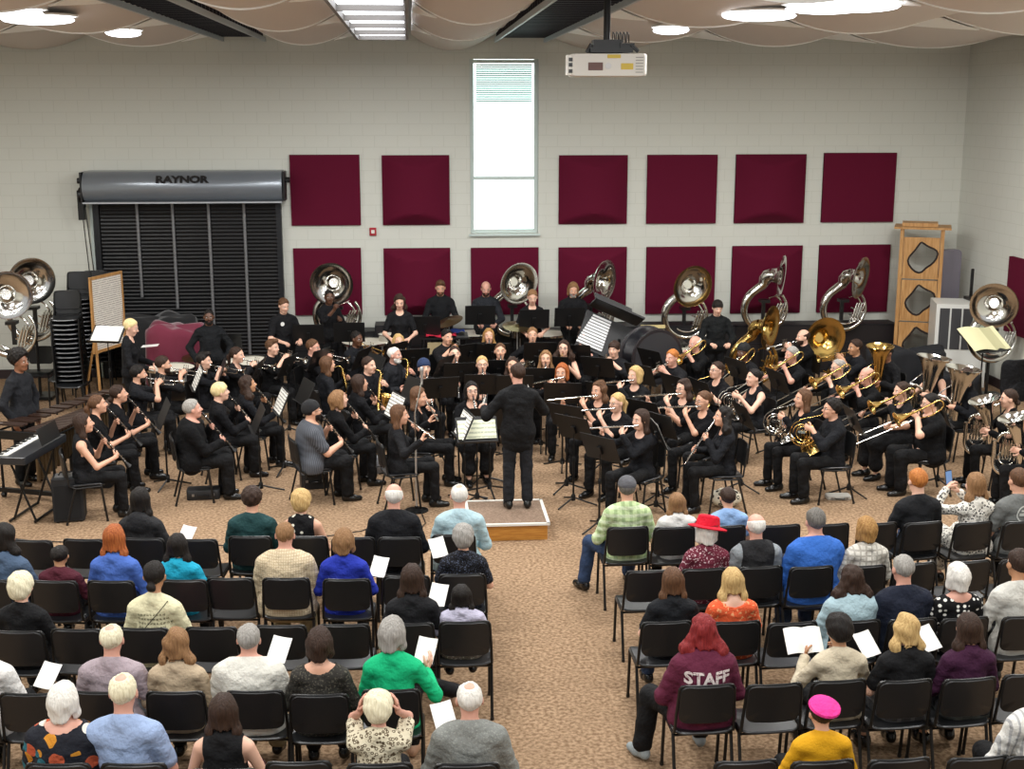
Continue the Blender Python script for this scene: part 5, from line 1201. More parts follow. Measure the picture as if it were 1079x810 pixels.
MB().tube([(0, .04, z1-.1), (0, .55, .02)], .02, 6).build('leg', PINE, eb)
stand('music stand with broad white sheet beside the blond standing woman', T(at_Y(113, 352, 19.3).x, 19.3, 0) @ RZ(math.radians(-14)), at_Y(113, 352, 19.3).z-.06, 50, PLAIN, slabel='broad white sheet on the stand beside the easel board')
# stacked chairs by the left wall: 3 columns
def stack(x, y, Y, n, rz, label, z0=0):
    p = at_Y(x, y, Y)
    for k in range(n): 
        M = T(p.x, Y, k*.075) @ RZ(math.radians(rz)) @ T(0, k*.012, 0)
        chair(label, M, 'stacked chairs by the roll-up door', feet=False)
stack(75, 380, 20.6, 15, 185, 'black chair in the nearest tall stack left of the easel'); stack(90, 380, 21.8, 17, 185, 'black chair in the rear tall stack left of the easel'); stack(106, 380, 22.5, 16, 185, 'black chair in the stack touching the roll-up door')
for i, (x, y, w_) in enumerate(((40, 392, 'in front of the chair stacks'), (68, 398, 'beside the stacked chairs and marimba'))):
    p = at_z(x, y, .45); chair('empty black chair facing camera '+w_, T(p.x, p.y, 0) @ RZ(math.radians(180)), 'spare band chairs')
p = at_z(78, 372, .9); chair('empty chair with pale tube frame in front of tall stack', T(p.x, p.y-.2, 0) @ RZ(math.radians(175)), 'spare band chairs')
# maroon drape over a low piano, black drape on top
DRP = mat('maroon velvet drape', '6a1230', .8, sheen=.4); p = at_Y(181, 347, 20.8)
def drape(px, py, w_, d_, h, mt, nm, label, seed, lowz=.05):
    rd = random.Random(seed); ph = [rd.uniform(0, 6) for _ in range(6)]
    def fn(u, v):
        a = 2*PI*u; rx, ry = w_/2, d_/2
        if v < .35: k = v/.35; r_ = k; z = h+(.05*math.sin(3*a+ph[0])+.035*math.sin(7*a+ph[4]))*k**.6
        else: k = (v-.35)/.65; r_ = 1+.02*k+.09*k*math.sin(11*a+ph[1]+1.5*k)+.05*k*math.sin(19*a+ph[2]); z = h+(.05*math.sin(3*a+ph[0])+.035*math.sin(7*a+ph[4]))*(1-k)-(h-lowz)*k*(1+.12*math.sin(4*a+ph[3]))
        c, s = math.cos(a), math.sin(a); q = (abs(c)**4+abs(s)**4)**-.25
        return (rx*r_*c*q, ry*r_*s*q, max(z, lowz))
    o = MB().slab(fn, 64, 16, (0, 0, .006)).build(nm, mt, None, (px, py, 0), sharp=0); return tag(o, label, 'drape')
drape(p.x, 21.1, .92, .6, p.z, DRP, 'velvet_drape', 'maroon velvet drape hanging over equipment left of the roll-up door', 3)
p = at_Y(166, 336, 22.2); drape(p.x, 22.4, 1.25, .5, p.z, mat('black drape cloth', '141416', .9, sheen=.3), 'cloth_drape', 'black cloth drape piled along the foot of the roll-up door', 5)
for i, (x, y, lb) in enumerate(((158, 361, 'loose white pages beside the blond standing woman'), (183, 347, 'small white card lying on the maroon drape'))):
    p = at_z(x, y, 1.06); tag(MB().slab(lambda u, v: ((u-.5)*(.26 if i == 0 else .08), (v-.5)*.2, .02*u), 3, 2, (0, 0, .003)).build('loose_page', PAPER, None, (p.x, p.y, 1.0)), lb, 'paper')
# black equipment trunks filling the back line
def trunk(x0, x1, ytop, Y, dpt, label, col='131316', zt=None):
    a, b = at_Y(x0, ytop, Y), at_Y(x1, ytop, Y); h = a.z; w_ = b.x-a.x; r = empty('equipment_case', ((a.x+b.x)/2, Y+dpt/2, 0), 0, label, 'case')
    m_ = mat('black case laminate '+col, col, .5); MB().box((0, 0, h/2), (w_, dpt, h)).build('shell', m_, r)
    e = MB()
    for s in (-1, 1): e.box((s*(w_/2-.012), -dpt/2-.004, h/2), (.025, .012, h))
    for z in (h-.012, .06, h*.62): e.box((0, -dpt/2-.004, z), (w_, .012, .022))
    e.build('edge_trim', mat('dark metal trim', '2c2c30', .4, .6), r); MB().box((0, -dpt/2-.012, h*.5), (.12, .02, .05)).build('handle', BLACKM, r)
trunk(652, 775, 344, 22.4, .5, 'long low black case along the wall behind the bass drum'); trunk(775, 945, 343, 22.5, .45, 'long black case below the side-on sousaphones', '1a1416'); trunk(395, 470, 343, 22.5, .45, 'low dark case behind the standing woman', '1c1518'); trunk(300, 395, 350, 22.5, .4, 'low dark case under the sousaphone nearest the door', '17171a')
trunk(480, 650, 350, 22.6, .4, 'low black case below the window panels', '151518')
def labtag(mb, nm, mt, label, cat, **k): return tag(mb.build(nm, mt, **k), label, cat)
p = at_z(688, 349, 1.05); 
for i in range(2): labtag(MB().plate(.42, .055, .055, .012, None, T(at_Y(688, 347, 21.5).x, 21.5, at_Y(688, 344+5*i, 21.5).z)), 'wood_block', mat('cream temple block', 'cdbb84', .5), ('front' if i == 0 else 'rear')+' cream bar instrument lying above the bass drum', 'percussion block')
p = at_z(685, 368, .92); tb = empty('percussion_table', (p.x+.15, p.y+.9, 0), 0, 'black trap table behind the bass drum', 'table')
MB().box((0, 0, .86), (1.2, .5, .03)).build('tabletop', BLACKP, tb)
for s in (-1, 1):
    for t_ in (-1, 1): MB().tube([(s*.55, t_*.2, .85), (s*.55, t_*.2, 0)], .015, 6).build('leg', BLACKM, tb)
for i in range(3): labtag(MB().slab(lambda u, v: (p.x-.35+i*.36+(u-.5)*.3, p.y+.72+v*.3, .878+.01*math.sin(6*u)), 4, 2, (0, 0, .004)), 'loose_page', PAPER, ('first', 'middle', 'last')[i]+' white page in the row on the black trap table', 'paper')
# small bright things by percussion
p = at_z(468, 352, 1.0); rr_ = labtag(MB().slab(lambda u, v: (p.x-.3+.5*u, 21.2+.3*v, .98+.02*math.sin(9*u+4*v)), 8, 5, (0, 0, .01)), 'red_cloth', mat('bright red cloth', 'c01838', .8), 'crumpled bright red cloth behind black-haired trumpeter', 'cloth')
labtag(MB().slab(lambda u, v: (p.x+.05+.3*u, 21.5+.25*v, 1.0+.02*math.sin(9*u+4*v)), 8, 5, (0, 0, .01)), 'blue_cloth', mat('blue cloth', '2848a0', .8), 'small blue cloth on the percussion table below bearded man', 'cloth')
tb = empty('percussion_table', (p.x, 21.45, 0), 0, 'black draped trap table in front of the tall bearded man', 'table'); MB().box((0, 0, .95), (.8, .55, .03)).build('tabletop', BLACKP, tb)
MB().box((-.1, -.28, .78), (.36, .012, .22)).build('front_panel', mat('pale wood panel', '9a8a68', .6), tb)
for s in (-1, 1):
    for t_ in (-1, 1): MB().tube([(s*.36, t_*.24, .95), (s*.36, t_*.24, 0)], .015, 6).build('leg', BLACKM, tb)
# wooden sousaphone rack in the corner
a0 = at_Y(957, 245, 22.3); rk = empty('instrument_rack', label='tall pine rack with curved cut-outs in the right corner', cat='rack'); rk.matrix_world = T(at_Y(972, 300, 22.2).x, 22.35, 0) @ RZ(math.radians(-22))
Hh = 2.62; PW = mat('honey pine boards', 'c0935c', .55, pat='wood', col2='a4743e', s=4)
for s in (-1, 1):
    for t_ in (-1, 1): MB().box((s*.34, t_*.28, Hh/2), (.06, .05, Hh)).build('post', PW, rk)
for i, z in enumerate((.25, 1.0, 1.75)):
    MB().box((0, 0, z), (.72, .58, .03)).build('shelf', PW, rk)
    def br(u, v, z=z): return (-.34+.68*u, -.28, z+.02+.66*v)
    # face boards with a rounded cut-out
    f = MB(); nn = 24
    ring = [(.03+.19*math.cos(2*PI*k/nn)*(1+.38*math.sin(4*PI*k/nn+.6)), .36+.25*math.sin(2*PI*k/nn)*(1+.15*math.cos(6*PI*k/nn))) for k in range(nn)]
    out = []
    for k in range(nn):
        a = 2*PI*k/nn; c, s = math.cos(a), math.sin(a); q = 1/max(abs(c), abs(s)); out.append((.30*c*q, .36+.35*s*q))
    vs = [(x, -.29, z+zz) for x, zz in out]+[(x, -.29, z+zz) for x, zz in ring]+[(x, -.27, z+zz) for x, zz in out]+[(x, -.27, z+zz) for x, zz in ring]
    fs = []
    for k in range(nn):
        j = (k+1) % nn; fs += [(k, j, nn+j, nn+k), (2*nn+k, 3*nn+k, 3*nn+j, 2*nn+j), (nn+k, nn+j, 3*nn+j, 3*nn+k)]
    f.add(vs, fs); f.build('front_board', PW, rk, sharp=60)
    MB().tube([(x, -.285, z+zz) for x, zz in ring]+[(ring[0][0], -.285, z+ring[0][1])], .018, 6).build('felt_edge', mat('dark felt edging', '2a1e1a', .9), rk)
    MB().tube([(.34, -.22, z+.62), (.345, -.02, z+.55), (.345, .0, z+.40), (.345, -.16, z+.15)], .018, 6).build('felt_edge', mat('dark felt edging', '2a1e1a', .9), rk)
    MB().box((.345, .02, z+.36), (.02, .42, .70)).build('side_board', PW, rk)
MB().box((0, 0, Hh), (.95, .72, .035)).box((-.05, .02, Hh+.05), (.6, .45, .06)).build('top_board', PW, rk)
# grey garment bag, white cabinet, tablet, yellow score
gb = at_Y(1010, 302, 21.9); labtag(MB().plate(.38, 1.25, .16, .08, lambda x, z: .03*math.sin(14*x), T(gb.x, 22.35, gb.z-.02)), 'garment_bag', mat('grey plastic garment bag', '75707a', .4), 'grey plastic garment bag standing between rack and white cabinet', 'garment bag')
ca = at_Y(985, 330, 21.2); cb_ = at_Y(1037, 330, 21.2); wc = empty('white_cabinet', ((ca.x+cb_.x)/2+.12, 21.5, 0), math.radians(-14), 'white vented cabinet standing by the wooden rack', 'cabinet')
wc_w = cb_.x-ca.x; ch = 1.42
MB().box((0, 0, ch/2), (wc_w, .75, ch)).build('body', mat('white cabinet enamel', 'dcdcd6', .4), wc)
for i in range(3): MB().box((-wc_w/2+.14+i*.19, -.38, ch-.42), (.16, .02, .70)).build('vent_panel', mat('dark vent', '3c3c3e', .5), wc)
MB().box((wc_w/2-.2, -.38, ch-.3), (.26, .012, .30)).build('door_sticker', mat('pale green notice', 'b8c4b0', .7), wc)
labtag(MB().box((gb.x+.35, 21.6, ch+.03), (.6, .35, .05)), 'laptop_case', BLACKP, 'flat black case lying on the white cabinet', 'case')
mp_ = at_Y(1027, 310, 21.6); labtag(MB().plate(.06, .50, .02, .02, None, T(mp_.x, 21.75, ch+.28)), 'tablet', BLACKP, 'thin black upright bar on top of the white cabinet', 'tablet')
p = at_z(1036, 365, 1.18); ys = empty('music_stand', label='music stand tipped flat under the large yellow score', cat='music stand', group=None); ys.matrix_world = T(p.x, p.y, 0) @ RZ(math.radians(20))
MB().tube([(0, 0, .1), (0, 0, 1.14)], .012, 8).build('pole', BLACKM, ys); MB().slab(lambda u, v: ((u-.5)*.62, (v-.5)*.45, 1.14+.31*v*.8), 2, 2, (0, 0, -.008)).build('desk', DESKM, ys)
for l in ST[3]: link('leg', l, BLACKM, ys)
sc_ = MB().slab(lambda u, v: ((u-.5)*.70, (v-.5)*.40, 1.165+.275*v+.02*math.sin(PI*2*u)), 12, 3, (0, 0, .004)).build('sheet_music', mat('yellowed score pages', 'c9c49c', .8, pat='grid', col2='9c9874', s=9)); sc_.matrix_world = ys.matrix_world.copy(); tag(sc_, 'large yellow score spread near the right wall', 'sheet music')
p = at_z(1062, 405, .6); cc = chair('black chair draped with a coat below the yellow score', T(p.x, p.y-.1, 0) @ RZ(0), 'spare band chairs'); cp = MB().plate(.56, .62, .06, .12, lambda x, z: .03*math.sin(20*x)-.05*(z < -.1), T(p.x, p.y-.36, .74)).build('coat', BLK); tag(cp, 'black coat hung over the chair back below yellow score', 'coat')
gc = at_z(918, 368, 1.0); chair('grey-backed chair beside the player behind the gold upright bell', T(gc.x, gc.y, 0) @ RZ(math.radians(100)), 'spare band chairs')
# microphone stand
p = at_z(439, 538, 0); ms = empty('microphone_stand', (p.x, p.y, 0), 0, 'slim silver microphone stand in front of the left flutists', 'microphone stand')
MB().tube([(0, 0, .02), (0, 0, .9)], .012, 8).build('pole', STEEL, ms); MB().tube([(0, 0, .88), (.0, .01, 1.2), (.05, .04, 1.42), (.08, .08, 1.55)], .007, 8).build('gooseneck', CHROME, ms)
MB().lathe([(.012, -.14), (.017, -.04), (.018, .0), (.024, .02), (.026, .04), (.018, .065), (0, .07)], 14, T(.085, .09, 1.66)).build('microphone', STEEL, ms)
MB().lathe([(.0, .0), (.14, .0), (.14, .012), (.02, .03), (.02, .06)], 20).build('base', BLACKM, ms)
cbl = MB().tube([p+V((.05, -.05, .01)), p+V((.1, -.5, .008)), p+V((-.05, -1.0, .008)), p+V((-.35, -1.3, .008))], .006, 6).build('microphone_cable', BLACKP); tag(cbl, 'thin black cable running from the microphone stand', 'cable')
fl = [at_z(x, y, 0)+V((0, 0, .007)) for x, y in ((0, 566), (40, 571), (110, 572), (180, 577), (235, 575), (300, 572), (380, 560), (437, 542))]
cbl = MB().tube(fl, .006, 6).build('floor_cable', BLACKP); tag(cbl, 'long black cable lying across the carpet before the audience', 'cable')
# cases and bags under the chairs
def flatcase(x, y, w_, d_, h, rz, col, label, trim='9a9a9a'):
    p = at_z(x, y, 0); r = empty('instrument_case', (p.x, p.y, 0), math.radians(rz), label, 'instrument case')
    m_ = mat('case '+col, col, .55); MB().plate(w_, d_, h, .03, None, T(0, 0, h/2) @ RX(PI/2)).build('shell', m_, r); t = MB()
    for s in (-.3, .3): t.box((s*w_, -d_/2-.004, h*.55), (.03, .012, .03))
    t.build('latch', mat('case latch', trim, .3, .8), r); MB().tube([(-.06, -d_/2, h*.5), (-.05, -d_/2-.03, h*.5), (.05, -d_/2-.03, h*.5), (.06, -d_/2, h*.5)], .008, 6).build('handle', BLACKP, r)
flatcase(215, 524, .40, .22, .12, 5, '1c1c1e', 'small black clarinet case under the stout grey-haired man chair'); flatcase(331, 512, .34, .3, .20, 10, '121214', 'square black case behind the beanie man chair'); flatcase(883, 525, .30, .16, .05, -4, 'b0aca4', 'pale open flute case beside horn player chair')
flatcase(395, 498, .26, .14, .22, 20, '8a8c90', 'small grey clear box under the flutists row'); flatcase(100, 510, .5, .4, .42, 0, '0e0e10', 'black boxy case under the front left clarinetist')
p = at_z(793, 538, 0); bg = MB().ball((0, 0, .11), (.20, .13, .12), 14); b_ = bg.build('tote_bag', mat('black and cream patterned tote', 'd8d0bc', .8, pat='leopard', col2='1c1a18', s=16), None, (p.x-.28, p.y+.2, 0)); tag(b_, 'black and cream patterned bag beside the curly flutist shoe', 'bag')

for x, y, Y, w_, hh, lb in ((962, 372, 20.0, 1.25, None, 'black cloth covering a table left of the white cabinet'), (1010, 398, 19.4, .9, None, 'black cloth covering equipment below the yellow score')):
    p = at_Y(x, y, Y); drape(p.x, Y+.3, w_, .6, p.z, mat('black table cloth', '121318', .9), 'table_cover', lb, 8)

timpani(712, 368, 'kettle drum with pale head between the bass drum and the drum boy', .38)
pz = at_Y(688, 353, 21.5); wb = MB().box((pz.x, 21.5, pz.z-.03), (.7, .2, .03))
for s_ in (-1, 1): wb.tube([(pz.x+s_*.28, 21.5, pz.z-.04), (pz.x+s_*.28, 21.5, 0)], .014, 6)
tag(wb.build('bar_stand', BLACKM), 'black stand carrying the cream bar instruments', 'instrument stand')
# ---------------------------------------------------------------- the audience
def chairM(x, y, rz=None):
    p = at_z(x, y, .825)
    rz = -math.atan2(POD.x-p.x, POD.y+6-p.y)*.30 if rz is None else rz
    return T(p.x, p.y, 0) @ RZ(rz) @ T(0, .25, 0)
def cm(n, c, pat=None, c2=None, c3=None, s=30, **k):
    k.setdefault('bump', 13); return mat(n, c, .85, 0, pat, c2, c3, s, spec=.25, **k)
JEANS = cm('blue jeans', '2c3c58'); KHAKI = cm('khaki trousers', '9a8c6c'); GREYP = cm('grey trousers', '5a5c60')
# chair (x, y), person head x or None, who, options
AUD = [
 # row A, left block
 (32, 570, 'empty black chair at the left end of the front audience row', None),
 (88, 569, 'empty front row chair behind the black amplifier speaker', None),
 (150, 568, 'woman with dark hair wearing a black hooded jacket, front row', dict(x=147, b='f', h='long', hc='k', sk='l', sh=cm('black hoodie', '262628'), sl='long', nk='hood', paper=(.28, .45, .62))),
 (206, 569, 'empty front row chair between hooded woman and green sweater', None),
 (263, 566, 'dark-haired man in dark green sweater with white collar', dict(x=265, b='m', h='curly', hc='d', sk='l', sh=cm('dark green sweater', '1f3f40'), sl='long', nk='round', scale=0.97)),
 (322, 566, 'short grey-blond woman in black sleeveless polka dot top', dict(scale=0.94, x=317, b='f', h='puff', hc='y', sk='l', sh=cm('black dotted blouse', '121214', 'dots', 'e0dccc', s=13), sl='none', nk='round')),
 (372, 567, 'empty front row chair beside the bald man in black suit', None),
 (421, 567, 'bald white-fringed man in a black suit jacket', dict(x=415, b='m', h='ring', hc='w', sk='r', sh=cm('black suit cloth', '15161a'), sl='jacket', nk='collar', scale=1.04)),
 (478, 564, 'white-haired man in light blue dress shirt, front row aisle', dict(x=484, b='m', h='thin', hc='w', sk='r', sh=cm('light blue shirt', 'a9c4cc'), sl='long', nk='collar', pants=KHAKI, scale=1)),
 # row B left
 (-14, 612, 'dark-haired woman in denim jacket cut by left frame edge', dict(x=5, b='f', h='wavy', hc='k', sk='l', sh=cm('denim jacket', '4a5c74'), sl='long', nk='collar', pose='rest')),
 (56, 613, 'boy with dark hair in a maroon shirt', dict(x=61, b='f', h='short', hc='k', sk='t', sh=cm('maroon tee', '4e1e2a'), sl='long', nk='round', scale=0.74)),
 (116, 613, 'woman with long auburn hair in blue cardigan', dict(x=120, b='f', h='long', hc='rd', sk='p', sh=cm('periwinkle cardigan', '4868b4'), sl='long', nk='round', pants=JEANS)),
 (193, 612, 'long black-haired woman in bright teal top', dict(scale=0.88, x=186, b='f', h='xlong', hc='k', sk='t', sh=cm('teal tee', '1c98b8'), sl='short', nk='round')),
 (242, 610, 'empty second row chair with a dark pen on its seat', None),
 (301, 610, 'short-haired man in beige checked shirt', dict(x=300, b='h', h='crop', hc='lb', sk='r', sh=cm('beige checked shirt', 'd2c2a4', 'grid', 'b09a7c', s=300), sl='long', nk='collar', pants=KHAKI)),
 (365, 611, 'woman with shoulder-length light brown hair in royal blue top', dict(x=362, b='f', h='bob', hc='lb', sk='l', sh=cm('royal blue top', '2434a0'), sl='long', nk='round', paper=(.27, .35, .68), scale=0.94)),
 (428, 608, 'empty chair directly in front of brown-haired woman in black', None),
 (487, 606, 'curly grey-haired woman in sparkling black shawl by the aisle', dict(x=488, b='f', h='puff', hc='g', sk='l', sh=cm('black glitter knit', '141418', 'speck', '4c5468', s=90), sl='short', nk='round', paper=(-.22, .40, .80), scale=0.92)),
 # row C left
 (18, 666, 'cream-blond short-haired woman in a black jacket', dict(scale=0.94, x=22, b='f', h='puff', hc='wy', sk='p', sh=cm('black wool jacket', '121214'), sl='long', nk='round')),
 (80, 664, 'empty third row chair beside the cream-blond woman', None),
 (150, 663, 'dark-bunned person in cream jacket with printed script', dict(x=163, b='f', h='lowbun', hc='k', sk='t', sh=cm('cream jacket', 'd8d2ae'), sl='long', nk='round', pants=cm('pink skirt', 'a85070'), scale=1.05, strap=1)),
 (222, 662, 'empty third row chair left of the grey-haired man in white polo', None),
 (295, 660, 'empty third row chair right of the grey-haired man in white polo', None),
 (362, 659, 'empty third row chair in front of the bob-haired woman', None),
 (430, 658, 'brown-haired woman in a plain black top, third row', dict(x=434, b='f', h='long', hc='d', sk='l', sh=cm('plain black top', '17171a'), sl='long', nk='round', paper=(.20, .36, .80), scale=.97)),
 (490, 656, 'small black-haired child in the aisle seat', dict(x=486, b='f', h='long', hc='k', sk='l', sh=cm('pale lilac tee', 'b8b4c8'), sl='short', nk='round', scale=0.72, pk='skirt', pants=cm('patterned skirt', '8a7e70', 'speck', 'd0c8b8', s=40))),
 # row D left
 (-40, 734, 'person in white cut off by the left frame edge', dict(x=-20, b='m', h='short', hc='b', sk='l', sh=cm('white tee', 'dcdad6'), sl='long', nk='round', paper=(.28, .42, .66))),
 (29, 732, 'empty fourth row chair behind the floral-dressed woman seat', None),
 (105, 730, 'balding white-haired man in pinkish grey polo', dict(scale=0.96, x=118, b='m', h='thin', hc='wy', sk='r', sh=cm('pinkish grey polo', 'a2949a'), sl='short', nk='collar', pants=GREYP)),
 (184, 730, 'woman with long wavy brown hair in beige top', dict(x=186, b='f', h='wavy', hc='lb', sk='l', sh=cm('beige blouse', 'b5a288'), sl='long', nk='round', scale=0.92)),
 (268, 729, 'grey-haired man in white polo holding a white program', dict(x=262, b='h', h='short', hc='g', sk='r', sh=cm('white polo', 'd8d6cc'), sl='short', nk='collar', pants=KHAKI, paper=(.15, .36, .83), scale=0.95)),
 (336, 733, 'dark bob-haired woman in charcoal speckled sweater', dict(x=337, b='f', h='bob', hc='d', sk='l', sh=cm('charcoal speckled knit', '34322e', 'speck', '5c584e', s=70), sl='long', nk='wide', scale=0.96)),
 (412, 728, 'silver bob-haired woman in bright green top, legs crossed', dict(x=414, b='f', h='bob', hc='g', sk='p', sh=cm('bright green blouse', '14b478'), sl='long', nk='collar', pose='cross', paper=(.22, .38, .84), scale=1.02, shoes='tan')),
 # row E left
 (60, 806, 'large white-haired woman in a black floral blouse', dict(x=68, b='hf', h='bob', hc='w', sk='r', sh=cm('black floral print', '1e2028', 'floral', 'c8862c', '2c6a78', s=11), sl='short', nk='wide', scale=1.0)),
 (140, 806, 'white-haired pink-scalped man in light blue shirt', dict(x=131, b='m', h='thin', hc='wy', sk='r', sh=cm('light blue oxford', '93a6c8'), sl='short', nk='collar', pants=JEANS, scale=1.08)),
 (235, 812, 'dark-haired woman in a black tank top', dict(x=236, b='f', h='long', hc='d', sk='p', sh=cm('black tank', '111113'), sl='none', nk='round', scale=0.94, pants=cm('maroon trousers', '3e1c24'))),
 (314, 804, 'empty chair at bottom edge beside the black tank top', None),
 (400, 806, 'cream-haired woman pressing hands to her temples', dict(x=399, b='f', h='puff', hc='wy', sk='r', sh=cm('brown and cream zigzag top', 'd0c6ac', 'leopard', '5c4e3c', s=34), sl='short', nk='round', pose='brow', scale=0.89)),
 (492, 806, 'white-haired balding man in grey herringbone jacket', dict(x=495, b='m', h='thin', hc='w', sk='r', sh=cm('grey herringbone jacket', '7c7e7a', 'speck', '8e908a', s=90), sl='jacket', nk='collar', paper=(-.16, .34, .84), scale=1)),
 # row A right
 (662, 556, 'man in grey cap and green plaid shirt, legs apart', dict(x=661, b='m', h='short', hc='dg', sk='l', sh=cm('green plaid shirt', 'bcd09c', 'plaid', '86a070', 'd4dcc0', s=85), sl='long', nk='collar', pose='sprawl', pants=JEANS, hat=('cap', cm('grey cap', '58585c')), scale=1.01)),
 (711, 556, 'girl with light brown hair beside the plaid shirt', dict(x=714, b='f', h='long', hc='lb', sk='p', sh=cm('white tee', 'dcdad6'), sl='short', nk='round', scale=0.79)),
 (765, 555, 'small dark-haired boy in a pale blue shirt', dict(x=768, b='f', h='short', hc='d', sk='l', sh=cm('pale blue tee', '88a8d4'), sl='short', nk='round', scale=0.85)),
 (823, 554, 'empty front row chair behind which bald man in vest sits', None),
 (875, 553, 'empty front row chair beyond the bright blue shirt', None),
 (926, 552, 'empty front row chair beside the ginger-haired young man', None),
 (974, 551, 'ginger-haired young man in a black polo', dict(x=968, b='m', h='short', hc='gi', sk='p', sh=cm('black polo', '1a1b1e'), sl='long', nk='collar', pants=JEANS, scale=1.06)),
 (1027, 551, 'woman in black and white leopard print raising a phone', dict(x=1030, b='f', h='xlong', hc='lb', sk='p', sh=cm('leopard blouse', 'dedad0', 'leopard', '17171a', s=36), sl='long', nk='round', pose='phone', phone=1, scale=1, pk='skirt', pants=cm('leopard blouse', 'dedad0', 'leopard', '17171a', s=36))),
 (1078, 550, 'man in grey t-shirt with white circular print', dict(x=1075, b='m', h='short', hc='b', sk='l', sh=cm('heather grey tee', '6e706e'), sl='short', nk='round', scale=1.05, logo=1)),
 # row B right
 (684, 602, 'empty second row chair at the aisle behind plaid shirt man', None),
 (742, 600, 'white-haired woman in bright red brimmed hat', dict(x=745, b='f', h='bob', hc='w', sk='p', sh=cm('burgundy patterned blouse', '6a2838', 'speck', 'd0b8bc', s=55), sl='long', nk='round', hat=('sunhat', cm('red felt', 'c8142c')), pose='lap', headtilt=1, scale=0.94)),
 (802, 598, 'bald man with white fringe in a charcoal vest', dict(x=797, b='m', h='ring', hc='w', sk='r', sh=cm('charcoal vest', '242426'), sl='vest', nk='collar', under=1, scale=0.98)),
 (856, 598, 'grey-haired man in bright blue shirt', dict(x=860, b='h', h='short', hc='dg', sk='r', sh=cm('bright blue shirt', '3466b8'), sl='long', nk='collar', pants=JEANS, scale=1.04)),
 (912, 597, 'golden-blond woman in white checked blouse', dict(x=914, b='f', h='bob', hc='go', sk='p', sh=cm('white checked blouse', 'd6d2c8', 'grid', 'a09a90', s=120), sl='long', nk='round', scale=0.93)),
 (965, 594, 'empty second row chair before the balding man in navy suit', None),
 (1023, 592, 'empty second row chair before the silver bob woman', None),
 (1076, 590, 'empty second row chair at the right frame edge', None),
 # row C right
 (703, 656, 'woman with clipped long brown hair in black', dict(x=709, b='f', h='long', hc='b', sk='p', sh=cm('black tee', '16181c'), sl='short', nk='round', pants=JEANS, scale=0.91)),
 (776, 656, 'long straight blond-haired woman in orange floral top', dict(x=772, b='f', h='xlong', hc='y', sk='p', sh=cm('orange floral top', 'd85a34', 'speck', 'e8a070', s=30), sl='short', nk='wide', scale=0.91, pants=cm('maroon trousers', '3e1c24'))),
 (836, 657, 'empty third row chair beside the long blond woman', None),
 (903, 655, 'curly dark-haired woman in pale denim shirt', dict(x=898, b='hf', h='curlylong', hc='d', sk='p', sh=cm('pale denim shirt', '9cb4bc'), sl='long', nk='collar', scale=0.93)),
 (963, 653, 'balding grey man in navy suit jacket', dict(x=952, b='m', h='crop', hc='g', sk='r', sh=cm('navy suit cloth', '1a1f2e'), sl='jacket', nk='collar', scale=1.03)),
 (1018, 652, 'silver bob-haired woman in black polka dot blouse', dict(x=1010, b='f', h='bob', hc='w', sk='r', sh=cm('polka dot blouse', '101012', 'dots', 'eeece4', s=21), sl='short', nk='wide', scale=0.93)),
 (1082, 650, 'dark-haired man in white shirt at right frame edge', dict(x=1074, b='m', h='short', hc='d', sk='t', sh=cm('off-white shirt', 'c8c6be'), sl='long', nk='collar', scale=1.06)),
 # row D right
 (746, 723, 'crimson curly-haired person in maroon STAFF sweatshirt', dict(x=741, b='hf', h='curlylong', hc='cr', sk='p', sh=cm('maroon sweatshirt', '5a2036'), sl='long', nk='round', pose='sprawl', staff=1, scale=1.0, shoes='grey')),
 (817, 722, 'empty fourth row chair right of the STAFF sweatshirt', None),
 (885, 718, 'curly black-haired woman in beige sweater reading a booklet', dict(x=884, b='f', h='puff', hc='k', sk='t', sh=cm('beige sweater', 'c4b8a0'), sl='long', nk='round', book=1, pose='read', scale=0.93)),
 (955, 718, 'wavy blond woman in a black top holding a program', dict(x=955, b='f', h='wavy', hc='y', sk='p', sh=cm('black crepe top', '141416'), sl='short', nk='round', paper=(-.12, .38, .80), pants=cm('grey patterned skirt', '4a4a4c', 'grid', '76767a', s=60), pk='skirt', scale=0.96)),
 (1023, 716, 'long dark-haired woman in deep purple top holding program', dict(x=1021, b='f', h='xlong', hc='d', sk='l', sh=cm('deep purple knit', '3c1a34'), sl='long', nk='round', paper=(-.10, .40, .82), pants=cm('dark plaid skirt', '26262a', 'plaid', '5c605c', s=45), pk='skirt', scale=0.95)),
 (1086, 711, 'empty fourth row chair at the right frame edge', None),
 # row E right
 (787, 803, 'empty chair at bottom edge left of the pink beret', None),
 (868, 803, 'child in a mustard yellow sweater and bright pink beret', dict(x=866, b='f', h='short', hc='d', sk='l', sh=cm('mustard cable sweater', 'd29a18', bump=60), sl='long', nk='round', hat=('beret', cm('hot pink felt', 'e0388c')), scale=0.82)),
 (949, 801, 'empty chair at bottom edge right of the pink beret', None),
 (1033, 799, 'empty chair at bottom edge beside the white striped shirt', None),
 (1092, 797, 'person in white striped shirt at bottom right corner', dict(x=1100, b='m', h='short', hc='b', sk='l', sh=cm('white striped shirt', 'd8d6d0', 'stripe', 'a8a8a8', s=160), sl='long', nk='collar', scale=1.08)),
 (716, 803, None, None),
 # row F bottom
 (463, 905, 'brown-haired person whose head top shows at the bottom edge', dict(x=461, b='f', h='short', hc='b', sk='l', sh=CHAR, sl='long', nk='round', scale=.92)),
 (1000, 905, 'dark brown-haired person at bottom edge below purple top', dict(x=1002, b='f', h='short', hc='d', sk='l', sh=CHAR, sl='long', nk='round', scale=.90)),
]
SH = {'tan': mat('tan flat leather', 'b08a70', .5), 'grey': mat('grey trainer', '8a9294', .7)}
AG = 'audience rows of black chairs'
pi_ = 0
